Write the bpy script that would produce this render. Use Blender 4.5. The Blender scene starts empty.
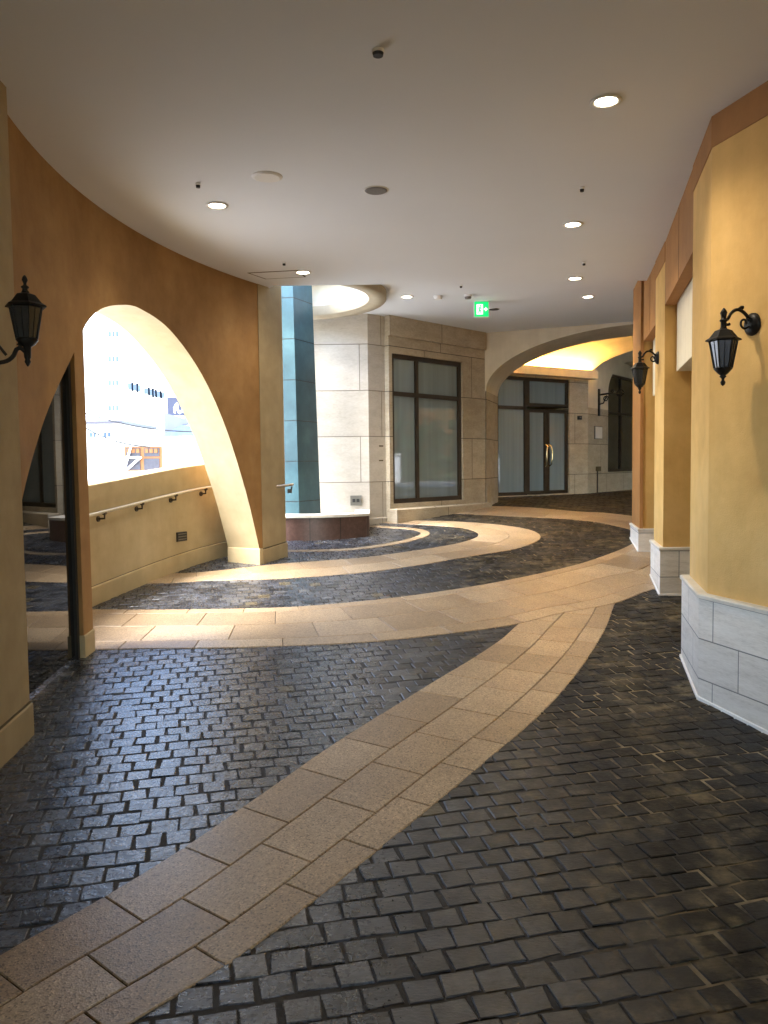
import bpy, math, random
import numpy as np
from mathutils import Vector
random.seed(7); rng = np.random.default_rng(7)
scn = bpy.context.scene
col = scn.collection
rad = math.radians

# ------------------------------------------------------------------ camera maths (used to survey the plan)
F = 800.; P = math.atan(46/800); A = .012; EYE = 1.62
_r = np.array([1, 0, 0.]); FW = np.array([0, math.cos(P), -math.sin(P)]); _u = np.array([0, math.sin(P), math.cos(P)])
RT = _r*math.cos(A) - _u*math.sin(A); UP = _u*math.cos(A) + _r*math.sin(A)
CAM = np.array([0, 0, EYE])
KY = [-50, 1.5, 2.5, 5, 8, 9.3, 10.5, 13.7, 16, 90]; KD = [1.62, 1.62, 1.62, 1.5, 1.27, 1.12, 1.03, .75, .69, .69]
_ys = np.linspace(-6, 30, 721); _zs = EYE - np.interp(_ys, KY, KD)
_k = np.hanning(25); _k /= _k.sum(); _zs = np.convolve(np.pad(_zs, 12, mode='edge'), _k, mode='valid')
def fz(y): return float(np.interp(y, _ys, _zs))
def ray(x, y): return FW + RT*(x-384)/F - UP*(y-512)/F
def fl(x, y):
    d = ray(x, y); lo, hi = .5, 60
    for _ in range(50):
        m = (lo+hi)/2; p = CAM + d*m/d[1]
        if p[2] > fz(p[1]): lo = m
        else: hi = m
    p = CAM + d*lo/d[1]; return (p[0], p[1])
def atY(x, y, Y): d = ray(x, y); return Vector(CAM + d*Y/d[1])
def atZ(x, y, z): d = ray(x, y); return Vector(CAM + d*(z-EYE)/d[2])
def smooth(pts, n=80, closed=False):
    P_ = [np.array(p, float) for p in pts]; N = len(P_); out = []
    rngs = range(N) if closed else range(N-1)
    for i in rngs:
        p0 = P_[(i-1) % N] if closed or i > 0 else 2*P_[0]-P_[1]
        p1 = P_[i]; p2 = P_[(i+1) % N]
        p3 = P_[(i+2) % N] if closed or i+2 < N else 2*P_[-1]-P_[-2]
        for t in np.linspace(0, 1, 10, endpoint=False):
            out.append(.5*((2*p1)+(-p0+p2)*t+(2*p0-5*p1+4*p2-p3)*t*t+(-p0+3*p1-3*p2+p3)*t**3))
    if not closed: out.append(P_[-1])
    out = np.array(out)
    if closed: out = np.vstack([out, out[:1]])
    d = np.r_[0, np.cumsum(np.hypot(*np.diff(out, axis=0).T[:2]))]
    s = np.linspace(0, d[-1], n)
    return np.column_stack([np.interp(s, d, out[:, k]) for k in range(out.shape[1])])

# ------------------------------------------------------------------ object helpers
def tag(o, label=None, cat=None, group=None, kind=None):
    if label: o['label'] = label
    if cat: o['category'] = cat
    if group: o['group'] = group
    if kind: o['kind'] = kind
    return o
def thing(name, label, cat, loc=(0, 0, 0), group=None):
    o = bpy.data.objects.new(name, None); col.objects.link(o); o.location = loc
    o.empty_display_size = .1
    return tag(o, label, cat, group)
class MB:
    def __init__(s): s.v = []; s.f = []; s.uv = []; s.r = []; s.sm = []
    def face(s, pts, uv=None, r=0., smooth=False):
        b = len(s.v); s.v += [tuple(p) for p in pts]; s.f.append(tuple(range(b, b+len(pts))))
        if uv is None:
            p = [Vector(q) for q in pts]; n = (p[1]-p[0]).cross(p[-1]-p[0])
            if n.length < 1e-12: n = Vector((0, 0, 1))
            n.normalize()
            if abs(n.z) > .8: uv = [(q.x, q.y) for q in p]
            else:
                h = Vector((-n.y, n.x, 0)).normalized(); uv = [(q.dot(h), q.z) for q in p]
        s.uv.append(uv); s.r.append(r); s.sm.append(smooth)
    def grid(s, rows, uvs=None, r=0., smooth=True, closed=False):
        b = len(s.v); n = len(rows[0])
        for row in rows: s.v += [tuple(p) for p in row]
        for i in range(len(rows)-1):
            for j in range(n if closed else n-1):
                j2 = (j+1) % n
                s.f.append((b+i*n+j, b+i*n+j2, b+(i+1)*n+j2, b+(i+1)*n+j))
                if uvs: s.uv.append([uvs[i][j], uvs[i][j2], uvs[i+1][j2], uvs[i+1][j]])
                else:
                    q = [rows[i][j], rows[i][j2], rows[i+1][j2], rows[i+1][j]]
                    s.uv.append([(a[0]+a[1], a[2]) for a in q])
                s.r.append(r); s.sm.append(smooth)
    def box(s, c, size, rz=0., r=0., bev=0.):
        cx, cy, cz = c; a, b_, h = [k/2 for k in size]; ca, sa = math.cos(rz), math.sin(rz)
        def T(x, y, z): return (cx+x*ca-y*sa, cy+x*sa+y*ca, cz+z)
        s.prism([T(-a, -b_, 0)[:2], T(a, -b_, 0)[:2], T(a, b_, 0)[:2], T(-a, b_, 0)[:2]], cz-h, cz+h, r=r, bev=bev)
    def prism(s, poly, z0, z1, r=0., bev=0., bottom=True, top=True):
        """closed vertical prism; z0 / z1 may be functions of (x, y)"""
        n = len(poly); ar = sum(poly[i][0]*poly[(i+1) % n][1]-poly[(i+1) % n][0]*poly[i][1] for i in range(n))
        if ar < 0: poly = poly[::-1]
        g0 = z0 if callable(z0) else (lambda x, y: z0); g1 = z1 if callable(z1) else (lambda x, y: z1)
        lo = [(x, y, g0(x, y)) for x, y in poly]; hi = [(x, y, g1(x, y)-bev) for x, y in poly]
        u = 0; U_ = [0]
        for i in range(n):
            j = (i+1) % n; u += math.hypot(poly[j][0]-poly[i][0], poly[j][1]-poly[i][1]); U_.append(u)
        for i in range(n):
            j = (i+1) % n
            s.face([lo[i], lo[j], hi[j], hi[i]], [(U_[i], lo[i][2]), (U_[i+1], lo[j][2]), (U_[i+1], hi[j][2]), (U_[i], hi[i][2])], r)
        t = hi
        if bev:
            t = [(x, y, g1(x, y)) for x, y in inset(poly, bev)]
            for i in range(n):
                j = (i+1) % n; s.face([hi[i], hi[j], t[j], t[i]], None, r)
        if top: s.face(t, [(p[0], p[1]) for p in t], r)
        if bottom: s.face(lo[::-1], [(p[0], p[1]) for p in lo[::-1]], r)
    def tube(s, path, rr, n=8, r=0., caps=True):
        path = [Vector(p) for p in path]; rows = []
        R_ = rr if isinstance(rr, (list, tuple)) else [rr]*len(path)
        t0 = (path[1]-path[0]).normalized(); nrm = t0.orthogonal().normalized()
        for i, p in enumerate(path):
            t = (path[min(i+1, len(path)-1)]-path[max(i-1, 0)]).normalized()
            nrm = (nrm-t*nrm.dot(t)).normalized(); bi = t.cross(nrm)
            rows.append([p+(nrm*math.cos(a)+bi*math.sin(a))*R_[i] for a in [2*math.pi*k/n for k in range(n)]])
        s.grid(rows, r=r, closed=True)
        if caps: s.face(rows[0][::-1], None, r); s.face(rows[-1], None, r)
    def lathe(s, prof, c=(0, 0, 0), n=24, ph=0., smooth=True, r=0.):
        rows = [[(c[0]+q*math.cos(ph+2*math.pi*k/n), c[1]+q*math.sin(ph+2*math.pi*k/n), c[2]+z) for k in range(n)] for q, z in prof]
        if smooth: s.grid(rows, r=r, closed=True)
        else:
            for i in range(len(rows)-1):
                for j in range(n):
                    k = (j+1) % n; s.face([rows[i][j], rows[i][k], rows[i+1][k], rows[i+1][j]], None, r)
    def build(s, name, mat, parent=None, world=True):
        me = bpy.data.meshes.new(name); me.from_pydata([tuple(map(float, p)) for p in s.v], [], s.f)
        uvl = me.uv_layers.new(name='UVMap')
        flat = [c for f in s.uv for q in f for c in (float(q[0]), float(q[1]))]
        uvl.data.foreach_set('uv', flat)
        at = me.attributes.new('rnd', 'FLOAT', 'FACE'); at.data.foreach_set('value', [float(x) for x in s.r])
        me.polygons.foreach_set('use_smooth', s.sm)
        me.materials.append(mat); me.update()
        o = bpy.data.objects.new(name, me); col.objects.link(o)
        if parent is not None:
            o.parent = parent
            q = parent; L_ = Vector()
            while q is not None: L_ += q.location; q = q.parent
            if world: me.transform(__import__('mathutils').Matrix.Translation(-L_))
        return o
def inset(poly, d):
    n = len(poly); out = []
    for i in range(n):
        p = np.array(poly[i]); a = np.array(poly[i-1]); b = np.array(poly[(i+1) % n])
        e1 = p-a; e2 = b-p; l1 = np.hypot(*e1) or 1e-9; l2 = np.hypot(*e2) or 1e-9
        n1 = np.array([-e1[1], e1[0]])/l1; n2 = np.array([-e2[1], e2[0]])/l2
        m = n1+n2; k = max(1+n1@n2, .3)
        out.append(tuple(p+m*d/k))
    return out
def copy_tree(o, parent=None):
    c = o.copy(); col.objects.link(c)
    if parent is not None: c.parent = parent
    for ch in [x for x in bpy.data.objects if x.parent == o]: copy_tree(ch, c)
    return c

# ------------------------------------------------------------------ materials
def nt(name):
    m = bpy.data.materials.new(name); m.use_nodes = True; t = m.node_tree; b = t.nodes['Principled BSDF']
    return m, t, b, t.nodes, t.links
def N(t, typ, **kw):
    n = t.nodes.new(typ)
    for k, v in kw.items(): setattr(n, k, v)
    return n
def coords(t, scale=None, uv=False):
    tc = N(t, 'ShaderNodeTexCoord'); out = tc.outputs['UV'] if uv else None
    if not uv:
        g = N(t, 'ShaderNodeNewGeometry'); out = g.outputs['Position']
    if scale:
        mp = N(t, 'ShaderNodeMapping'); mp.inputs['Scale'].default_value = scale; t.links.new(out, mp.inputs[0]); out = mp.outputs[0]
    return out
def noise(t, vec, scale, detail=4, rough=.55):
    n = N(t, 'ShaderNodeTexNoise'); n.inputs['Scale'].default_value = scale; n.inputs['Detail'].default_value = detail
    n.inputs['Roughness'].default_value = rough; t.links.new(vec, n.inputs['Vector']); return n.outputs['Fac']
def ramp(t, fac, stops):
    r_ = N(t, 'ShaderNodeValToRGB'); cr = r_.color_ramp
    while len(cr.elements) < len(stops): cr.elements.new(.5)
    for e, (p, c) in zip(cr.elements, stops): e.position = p; e.color = (*c, 1)
    t.links.new(fac, r_.inputs[0]); return r_.outputs[0]
def mix(t, fac, a, b, mode='MIX'):
    m = N(t, 'ShaderNodeMix', data_type='RGBA', blend_type=mode)
    for i, v in ((0, fac), (6, a), (7, b)):
        if isinstance(v, (int, float)): m.inputs[i].default_value = v
        elif isinstance(v, tuple): m.inputs[i].default_value = (*v, 1)
        else: t.links.new(v, m.inputs[i])
    return m.outputs[2]
def bump(t, b, h, dist, strength=1.):
    n = N(t, 'ShaderNodeBump'); n.inputs['Distance'].default_value = dist; n.inputs['Strength'].default_value = strength
    t.links.new(h, n.inputs['Height']); t.links.new(n.outputs[0], b.inputs['Normal'])
def mth(t, op, a, b=None):
    n = N(t, 'ShaderNodeMath', operation=op)
    for i, v in enumerate((a, b)):
        if v is None: continue
        if isinstance(v, (int, float)): n.inputs[i].default_value = v
        else: t.links.new(v, n.inputs[i])
    return n.outputs[0]
def stucco(name, c1, c2, c3, rough=.85, sc=1.3):
    m, t, b, nd, L = nt(name); v = coords(t)
    n1 = noise(t, v, sc, 6, .62); n2 = noise(t, v, sc*5, 5)
    c = ramp(t, n1, [(.3, c1), (.52, c2), (.72, c3)])
    v2 = coords(t, (3.2, 3.2, .35)); n4 = noise(t, v2, 2.2, 5, .6)
    c = mix(t, .28, c, ramp(t, n4, [(.35, (.80, .78, .74)), (.62, (1.06, 1.05, 1.03))]), 'MULTIPLY')
    c = mix(t, .22, c, ramp(t, n2, [(.3, tuple(k*.7 for k in c1)), (.7, c3)]))
    L.new(c, b.inputs['Base Color']); b.inputs['Roughness'].default_value = rough
    n3 = noise(t, v, 120, 3); n5 = noise(t, v, 14, 3); bump(t, b, mth(t, 'ADD', n3, mth(t, 'MULTIPLY', n5, 1.5)), .0022, .5)
    return m
def plain(name, c, rough=.5, metal=0., var=.12, sc=6., bmp=0.):
    m, t, b, nd, L = nt(name); v = coords(t); n = noise(t, v, sc, 4)
    L.new(ramp(t, n, [(.3, tuple(k*(1-var) for k in c)), (.7, tuple(min(1, k*(1+var)) for k in c))]), b.inputs['Base Color'])
    b.inputs['Roughness'].default_value = rough; b.inputs['Metallic'].default_value = metal
    if bmp: bump(t, b, noise(t, v, 60, 4), bmp)
    return m
def blocks(name, cols, w, h, joint, mortar, rough=.6, streak=(1, 1), off=.5, freq=2, bmp=.003, sq=1., var=.5):
    """ashlar blocks laid out in wall metres (UV)"""
    m, t, b, nd, L = nt(name); uv = coords(t, uv=True); v = coords(t)
    br = N(t, 'ShaderNodeTexBrick', offset=off, offset_frequency=freq, squash=sq, squash_frequency=2)
    br.inputs['Scale'].default_value = 1; br.inputs['Brick Width'].default_value = w; br.inputs['Row Height'].default_value = h
    br.inputs['Mortar Size'].default_value = joint; br.inputs['Mortar Smooth'].default_value = .1; br.inputs['Bias'].default_value = 0
    br.inputs['Color1'].default_value = (0, 0, 0, 1); br.inputs['Color2'].default_value = (1, 1, 1, 1); br.inputs['Mortar'].default_value = (.5, .5, .5, 1)
    L.new(uv, br.inputs['Vector'])
    mp = N(t, 'ShaderNodeMapping'); mp.inputs['Scale'].default_value = (streak[0], streak[0], streak[1]); L.new(v, mp.inputs[0])
    n1 = noise(t, mp.outputs[0], 3, 7, .65); n2 = noise(t, mp.outputs[0], 22, 5, .6)
    f = mth(t, 'ADD', mth(t, 'MULTIPLY', n1, .6), mth(t, 'MULTIPLY', n2, .4))
    c = ramp(t, f, [(.36, cols[0]), (.5, cols[1]), (.64, cols[2])])
    c = mix(t, var, c, ramp(t, br.outputs['Color'], [(0, (.80, .78, .75)), (1, (1.1, 1.08, 1.05))]), 'MULTIPLY')
    c = mix(t, br.outputs['Fac'], c, mortar)
    L.new(c, b.inputs['Base Color']); b.inputs['Roughness'].default_value = rough
    hgt = mth(t, 'SUBTRACT', mth(t, 'MULTIPLY', n2, .15), br.outputs['Fac'])
    bump(t, b, hgt, bmp); return m
M = {}
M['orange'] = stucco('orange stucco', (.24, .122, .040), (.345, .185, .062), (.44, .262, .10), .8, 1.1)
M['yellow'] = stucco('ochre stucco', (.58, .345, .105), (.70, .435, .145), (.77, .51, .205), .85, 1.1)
M['sand'] = stucco('sand stucco', (.44, .345, .19), (.53, .425, .245), (.60, .49, .30), .85, 1.1)
M['sanddark'] = stucco('darker sand stucco', (.31, .235, .13), (.40, .315, .18), (.48, .385, .235), .85, 1.2)  # darker copy of the sand stucco, for the pilasters only
M['rimstone'] = stucco('beige rim plaster', (.36, .30, .20), (.43, .365, .255), (.50, .43, .31), .85, 1.2)
M['terra'] = stucco('terracotta render', (.29, .125, .034), (.36, .160, .042), (.42, .20, .058), .7, 1.4)
M['cream'] = stucco('cream plaster', (.66, .58, .44), (.72, .645, .50), (.77, .70, .56), .85, 1.)
M['ceiling'] = plain('ceiling paint', (.745, .77, .795), .9, 0, .02, .8, .0006)
M['trav'] = blocks('travertine plinth', ((.62, .575, .50), (.76, .715, .64), (.84, .80, .73)), .62, .255, .004, (.22, .21, .19), .55, (1, 7), .37, 2, .0015)
M['stone'] = blocks('beige limestone blocks', ((.36, .30, .215), (.45, .385, .28), (.53, .465, .35)), 1.22, .69, .006, (.10, .08, .055), .65, (1, 2.5), .33, 2, .003)
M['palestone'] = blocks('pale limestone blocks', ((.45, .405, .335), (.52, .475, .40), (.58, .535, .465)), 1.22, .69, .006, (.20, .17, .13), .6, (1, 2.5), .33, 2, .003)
def granite():
    m, t, b, nd, L = nt('exposed aggregate slabs'); v = coords(t)
    at = N(t, 'ShaderNodeAttribute', attribute_name='rnd'); r_ = at.outputs['Fac']
    c = ramp(t, r_, [(0, (.30, .215, .132)), (.5, (.385, .285, .180)), (1, (.46, .355, .235))])
    vo = N(t, 'ShaderNodeTexVoronoi'); vo.inputs['Scale'].default_value = 150; L.new(v, vo.inputs['Vector'])
    sp = ramp(t, vo.outputs['Color'], [(.14, (.30, .28, .26)), (.36, (.92, .90, .87)), (.72, (1.04, 1.03, 1.0)), (.93, (1.6, 1.52, 1.4))])
    c = mix(t, .8, c, sp, 'MULTIPLY')
    n0 = noise(t, v, 2.2, 6, .6); c = mix(t, .7, c, ramp(t, n0, [(.3, (.72, .70, .68)), (.65, (1.06, 1.05, 1.02))]), 'MULTIPLY')
    n1 = noise(t, v, 45, 4); c = mix(t, .35, c, ramp(t, n1, [(.35, (.7, .68, .64)), (.6, (1.05, 1.05, 1.05))]), 'MULTIPLY')
    L.new(c, b.inputs['Base Color']); b.inputs['Roughness'].default_value = .38
    b.inputs['Specular IOR Level'].default_value = .5
    bump(t, b, mth(t, 'ADD', vo.outputs['Distance'], noise(t, v, 30, 3)), .0012, .6); return m
M['granite'] = granite()
def setts():
    m, t, b, nd, L = nt('dark slate setts'); v = coords(t)
    at = N(t, 'ShaderNodeAttribute', attribute_name='rnd'); r_ = at.outputs['Fac']
    c = ramp(t, r_, [(0, (.017, .020, .026)), (.3, (.030, .035, .046)), (.7, (.052, .059, .076)), (.93, (.085, .089, .096)), (1, (.10, .085, .055))])
    sx = N(t, 'ShaderNodeSeparateXYZ'); L.new(v, sx.inputs[0])
    # brown trodden-in dirt, on a darkened base, over the right-hand side of the drive
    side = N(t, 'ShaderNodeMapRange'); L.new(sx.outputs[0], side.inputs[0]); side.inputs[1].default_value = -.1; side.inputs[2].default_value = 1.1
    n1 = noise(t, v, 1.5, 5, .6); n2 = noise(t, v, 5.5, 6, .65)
    dk = mth(t, 'SUBTRACT', 1., mth(t, 'MULTIPLY', side.outputs[0], .66)); cb = N(t, 'ShaderNodeCombineColor'); [L.new(dk, cb.inputs[i]) for i in range(3)]; c = mix(t, 1., c, cb.outputs[0], 'MULTIPLY')  # base colour kept brighter on the left, imitating sheen from the arch
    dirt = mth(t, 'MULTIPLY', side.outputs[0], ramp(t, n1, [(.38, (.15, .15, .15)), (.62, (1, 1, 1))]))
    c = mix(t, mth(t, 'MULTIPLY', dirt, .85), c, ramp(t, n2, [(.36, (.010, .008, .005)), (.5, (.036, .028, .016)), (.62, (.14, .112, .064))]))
    st = noise(t, coords(t, (1, 3, 1)), 32, 5, .65)
    c = mix(t, .65, c, ramp(t, st, [(.3, (.55, .55, .55)), (.7, (1.35, 1.35, 1.35))]), 'MULTIPLY')
    ed = noise(t, v, 9, 3, .5); c = mix(t, .8, c, ramp(t, ed, [(.35, (.5, .5, .5)), (.65, (1.45, 1.42, 1.36))]), 'MULTIPLY')
    L.new(c, b.inputs['Base Color'])
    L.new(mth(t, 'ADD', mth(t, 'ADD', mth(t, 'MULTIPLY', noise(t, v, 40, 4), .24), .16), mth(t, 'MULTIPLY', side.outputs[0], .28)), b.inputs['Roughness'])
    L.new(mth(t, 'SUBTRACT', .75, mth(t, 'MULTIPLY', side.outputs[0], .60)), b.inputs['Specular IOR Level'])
    bump(t, b, mth(t, 'ADD', mth(t, 'MULTIPLY', noise(t, v, 13, 4, .6), 2.), mth(t, 'ADD', mth(t, 'MULTIPLY', st, .8), mth(t, 'MULTIPLY', noise(t, v, 70, 4, .65), .35))), .0027, .9); return m
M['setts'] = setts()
def grout():
    m, t, b, nd, L = nt('joint mortar'); v = coords(t)
    sx = N(t, 'ShaderNodeSeparateXYZ'); L.new(v, sx.inputs[0])
    side = N(t, 'ShaderNodeMapRange'); L.new(sx.outputs[0], side.inputs[0]); side.inputs[1].default_value = .2; side.inputs[2].default_value = 1.3
    n = noise(t, v, 2.6, 5, .6)
    f = mth(t, 'MULTIPLY', side.outputs[0], ramp(t, n, [(.48, (.0, .0, .0)), (.62, (1, 1, 1))]))
    c = mix(t, f, (.030, .027, .024), (.27, .215, .125))
    L.new(c, b.inputs['Base Color']); b.inputs['Roughness'].default_value = .8; bump(t, b, noise(t, v, 90, 3), .003); return m
M['grout'] = grout()
M['iron'] = plain('black wrought iron', (.012, .011, .010), .45, 0., .3, 30, .0006)
M['iron'].node_tree.nodes['Principled BSDF'].inputs['Specular IOR Level'].default_value = .2
M['lampglass'] = plain('smoked lamp glass', (.03, .032, .034), .12, 0., .2, 9)
M['lampinner'] = plain('lamp candle tube', (.5, .45, .35), .5)
M['bronze'] = plain('bronze window frame', (.040, .026, .014), .4, .3, .2, 8)
M['steel'] = plain('brushed steel rail', (.62, .57, .48), .28, 1., .1, 40)
M['alu'] = plain('grey aluminium frame', (.16, .15, .13), .4, .5, .1, 8)
def glass(name, c, rough=.02, ior=1.7, streak=.0):
    m, t, b, nd, L = nt(name); v = coords(t); n = noise(t, coords(t, (3, 3, .10)), 1.6, 2)
    L.new(ramp(t, n, [(.3, tuple(k*.82 for k in c)), (.7, tuple(k*1.15 for k in c))]), b.inputs['Base Color'])
    b.inputs['Roughness'].default_value = rough; b.inputs['IOR'].default_value = ior; return m
M['film'] = glass('window pane with frosted film behind', (.20, .25, .272), .03, 1.68)
M['darkglass'] = glass('dark plate glass', (.008, .008, .007), .015, 1.45)
M['porchglass'] = glass('dark reflective shop glass', (.015, .014, .013), .02, 1.6)
M['bldglass'] = glass('far window glass', (.07, .095, .13), .3, 1.15)
def teal():
    m, t, b, nd, L = nt('teal patina cladding'); uv = coords(t, uv=True); v = coords(t)
    n1 = noise(t, v, 2.2, 6, .6); n2 = noise(t, v, 18, 4)
    c = ramp(t, n1, [(.3, (.018, .055, .067)), (.5, (.030, .082, .097)), (.7, (.052, .122, .138))])
    c = mix(t, .3, c, ramp(t, n2, [(.3, (.6, .6, .6)), (.7, (1.1, 1.1, 1.1))]), 'MULTIPLY')
    sx = N(t, 'ShaderNodeSeparateXYZ'); L.new(uv, sx.inputs[0])
    fr = mth(t, 'FRACT', mth(t, 'DIVIDE', sx.outputs[1], .565)); j = mth(t, 'LESS_THAN', fr, .022)
    c = mix(t, j, c, (.008, .015, .016)); L.new(c, b.inputs['Base Color']); b.inputs['Roughness'].default_value = .45
    bump(t, b, mth(t, 'SUBTRACT', mth(t, 'MULTIPLY', n2, .1), j), .004); return m
M['teal'] = teal()
M['redgranite'] = blocks('dark red granite panels', ((.060, .030, .022), (.085, .045, .034), (.12, .07, .055)), .42, 1.4, .005, (.012, .008, .006), .35, (6, 6), 0, 1, .001)
M['capstone'] = plain('pale stone cap', (.62, .58, .50), .6, 0, .1, 12)
M['white'] = plain('white painted metal', (.78, .77, .73), .5, 0, .03, 4)
M['grille'] = plain('grey speaker grille', (.16, .15, .14), .6, 0, .25, 300)
M['black'] = plain('black plastic', (.012, .012, .012), .5)
M['brass'] = plain('polished brass handle', (.75, .62, .38), .22, 1., .1, 20)
M['paper'] = plain('white notice board', (.75, .73, .68), .6, 0, .04, 9)
M['groove'] = plain('dark groove brown', (.10, .075, .035), .8)  # dark strips drawing groove lines, joints, slots and gaps
M['facade'] = blocks('white tiled facade', ((.72, .72, .71), (.78, .78, .77), (.82, .82, .81)), 3.2, 3.0, .03, (.60, .60, .60), .7, (1, 1), 0, 1, .001, 1, .1)
M['bluegrey'] = plain('blue grey sheet roof', (.06, .066, .11), .5, 0, .1, 2)
M['navy'] = plain('dark blue sign panel', (.012, .014, .036), .5, 0, .1, 3)
M['orangepaint'] = plain('orange shopfront paint', (.24, .085, .014), .6, 0, .1, 5)
M['shutter'] = plain('grey shutter', (.034, .030, .038), .5, 0, .3, 12)
M['pavout'] = plain('pale concrete yard', (.52, .51, .48), .85, 0, .12, .8, .004)
M['asphalt'] = plain('asphalt', (.05, .05, .052), .8, 0, .25, 30, .004)
M['roadpaint'] = plain('white road paint', (.78, .78, .76), .6)
M['bark'] = plain('tree bark', (.07, .05, .035), .9, 0, .3, 20, .01)
M['leaf'] = plain('tree leaves', (.045, .085, .025), .55, 0, .5, 3)
def emit(name, c, s):
    m, t, b, nd, L = nt(name); b.inputs['Base Color'].default_value = (*c, 1); b.inputs['Emission Color'].default_value = (*c, 1)
    b.inputs['Emission Strength'].default_value = s; return m
M['lampdisc'] = emit('downlight lens', (1., .86, .62), 3.0)
M['tube'] = emit('warm cove tube', (1., .60, .16), 13.)
M['exitgreen'] = emit('lit green exit sign face', (.0, .52, .13), .085)
M['exitwhite'] = emit('lit white exit pictogram', (.85, 1., .88), .10)

# ------------------------------------------------------------------ ground, setts, slab bands
mb = MB(); xs = [-60, -20, -8, -2, 0, 2, 6, 12, 20, 60]
ys = [-60, -20] + [k*.25 for k in range(-12, 73)] + [22, 30, 60, 120]
mb.grid([[(x, y, fz(y)-.0048) for x in xs] for y in ys]); mb.build('ground', M['grout']); tag(bpy.data.objects['ground'], kind='structure')
# the yard outside lies at street level; near the parapet the ramp is higher and hides it
def yard():
    m = MB(); rows = []
    for y in [-10, -4, 0, 4, 7, 8, 9, 10, 11, 12, 13, 14, 16, 20, 30, 60, 120]:
        rows.append([(x, y, fz(y)+.004) for x in (-90, -40, -20, -8, -3.35 if y < 7.6 else (-3.35+max(0, y-7.6)*.22 if y < 12 else -2.4))])
    m.grid(rows); return m
o = yard().build('yard', M['pavout']); tag(o, kind='structure')
o = None
mb = MB(); mb.face([(11.5, -30, fz(16)+.012), (30, -30, fz(16)+.012), (30, 60, fz(16)+.012), (11.5, 60, fz(16)+.012)])
o = mb.build('road', M['asphalt']); tag(o, kind='structure')
mb = MB()
for x in (14.2, 18.6): mb.face([(x, -30, fz(16)+.018), (x+.18, -30, fz(16)+.018), (x+.18, 60, fz(16)+.018), (x, 60, fz(16)+.018)])
o = mb.build('road_marking', M['roadpaint']); tag(o, kind='structure')

def G(l): return [fl(*p) for p in l]
Afr = G([(-120, 1030), (0, 955), (90, 905), (180, 850), (260, 795), (340, 740), (420, 690), (470, 660), (500, 640), (517, 625), (538, 609), (552, 596)])
Arl = G([(30, 1090), (130, 1024), (250, 950), (360, 865), (440, 800), (500, 750), (540, 715), (580, 670), (605, 630), (614, 606), (619, 594), (622, 583)])
Bf = [(-3.6, 6.25)] + G([(92, 650), (140, 649), (240, 648), (360, 643), (440, 635), (515, 625), (560, 614), (614, 604), (655, 589)]) + [(3.35, 8.3), (3.95, 9.5), (4.2, 11.0), (4.05, 12.4), (3.55, 13.05)] + [fl(579, 512), fl(493, 506.5), (.2, 14.1)]
Bi = [(-3.5, 7.5), (-2.9, 7.44)] + G([(112, 610), (180, 610), (280, 608), (360, 602), (440, 592), (510, 580), (580, 564), (620, 550), (636, 540), (632, 531), (600, 523), (560, 519), (500, 516), (440, 513)]) + [(.1, 13.5)]
Co = [(-2.9, 8.45)] + G([(180, 583), (200, 581), (280, 579), (360, 573), (420, 565), (480, 555), (520, 548), (541, 538), (530, 530), (500, 525), (460, 522), (430, 521)]) + [(-.2, 12.7)]
Ci = [(-2.6, 8.85)] + G([(206, 572), (280, 564), (360, 558), (420, 550), (460, 543), (478, 536), (470, 530), (440, 526)]) + [(0, 12.25)]
Eo = [(-1.9, 10.1)] + G([(288, 552), (330, 551.3), (360, 549.5), (399, 544), (424, 537.5), (430, 533), (419, 529), (395, 527)]) + [(-.4, 12.1)]
Afr, Arl, Bf, Bi, Co, Ci, Eo = [smooth(c, 240) for c in (Afr, Arl, Bf, Bi, Co, Ci, Eo)]
def offset_in(c, d):
    t = np.gradient(c, axis=0); t /= np.hypot(*t.T)[:, None]; return c+np.column_stack([-t[:, 1], t[:, 0]])*d
Ei = offset_in(Eo, .13)
def match(a, b):
    """re-sample b so that point k faces point k of a (monotone nearest)"""
    j = np.array([np.argmin(np.hypot(*(b-p).T)) for p in a]); j = np.maximum.accumulate(j); s = np.convolve(np.pad(j.astype(float), 8, mode='edge'), np.ones(17)/17, mode='valid')
    k = np.arange(len(b)); return np.column_stack([np.interp(s, k, b[:, 0]), np.interp(s, k, b[:, 1])])
def band(name, a, b, fr, length, h, label=None):
    m = MB(); d = np.r_[0, np.cumsum(np.hypot(*np.diff((a+b)/2, axis=0).T))]
    for i in range(len(fr)-1):
        s = -random.random()*length
        while s < d[-1]:
            ln = length*random.uniform(.88, 1.12); s0, s1 = max(s+.0022, 0), min(s+ln-.0022, d[-1]); s += ln
            if s1-s0 < .06: continue
            q = np.linspace(s0, s1, 5)
            def at(f, w): 
                A_ = np.column_stack([np.interp(q, d, a[:, k]) for k in (0, 1)]); B_ = np.column_stack([np.interp(q, d, b[:, k]) for k in (0, 1)])
                c = A_+(B_-A_)*f; wv = (B_-A_); wv = wv/(np.hypot(*wv.T)[:, None]+1e-9); return c+wv*w
            lo = at(fr[i], .0022); hi = at(fr[i+1], -.0022)
            if np.hypot(*(lo[0]-hi[0])) < .03 or np.hypot(*(lo[-1]-hi[-1])) < .03: continue
            poly = [tuple(p) for p in lo]+[tuple(p) for p in hi[::-1]]
            dz = random.uniform(-.0008, .0008)
            m.prism(poly, lambda x, y: fz(y)-.02, lambda x, y: fz(y)+h+dz, r=random.random(), bev=.004, bottom=False)
    o = m.build(name, M['granite']); return tag(o, kind='structure')
band('slab_path', Afr, match(Afr, Arl), [0, .38, .76, 1], .44, .004)
Bi2 = match(Bf, Bi)
band('slab_ring', Bf, Bi2, [0, .17, .53, .88, 1], .62, .0075)
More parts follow.
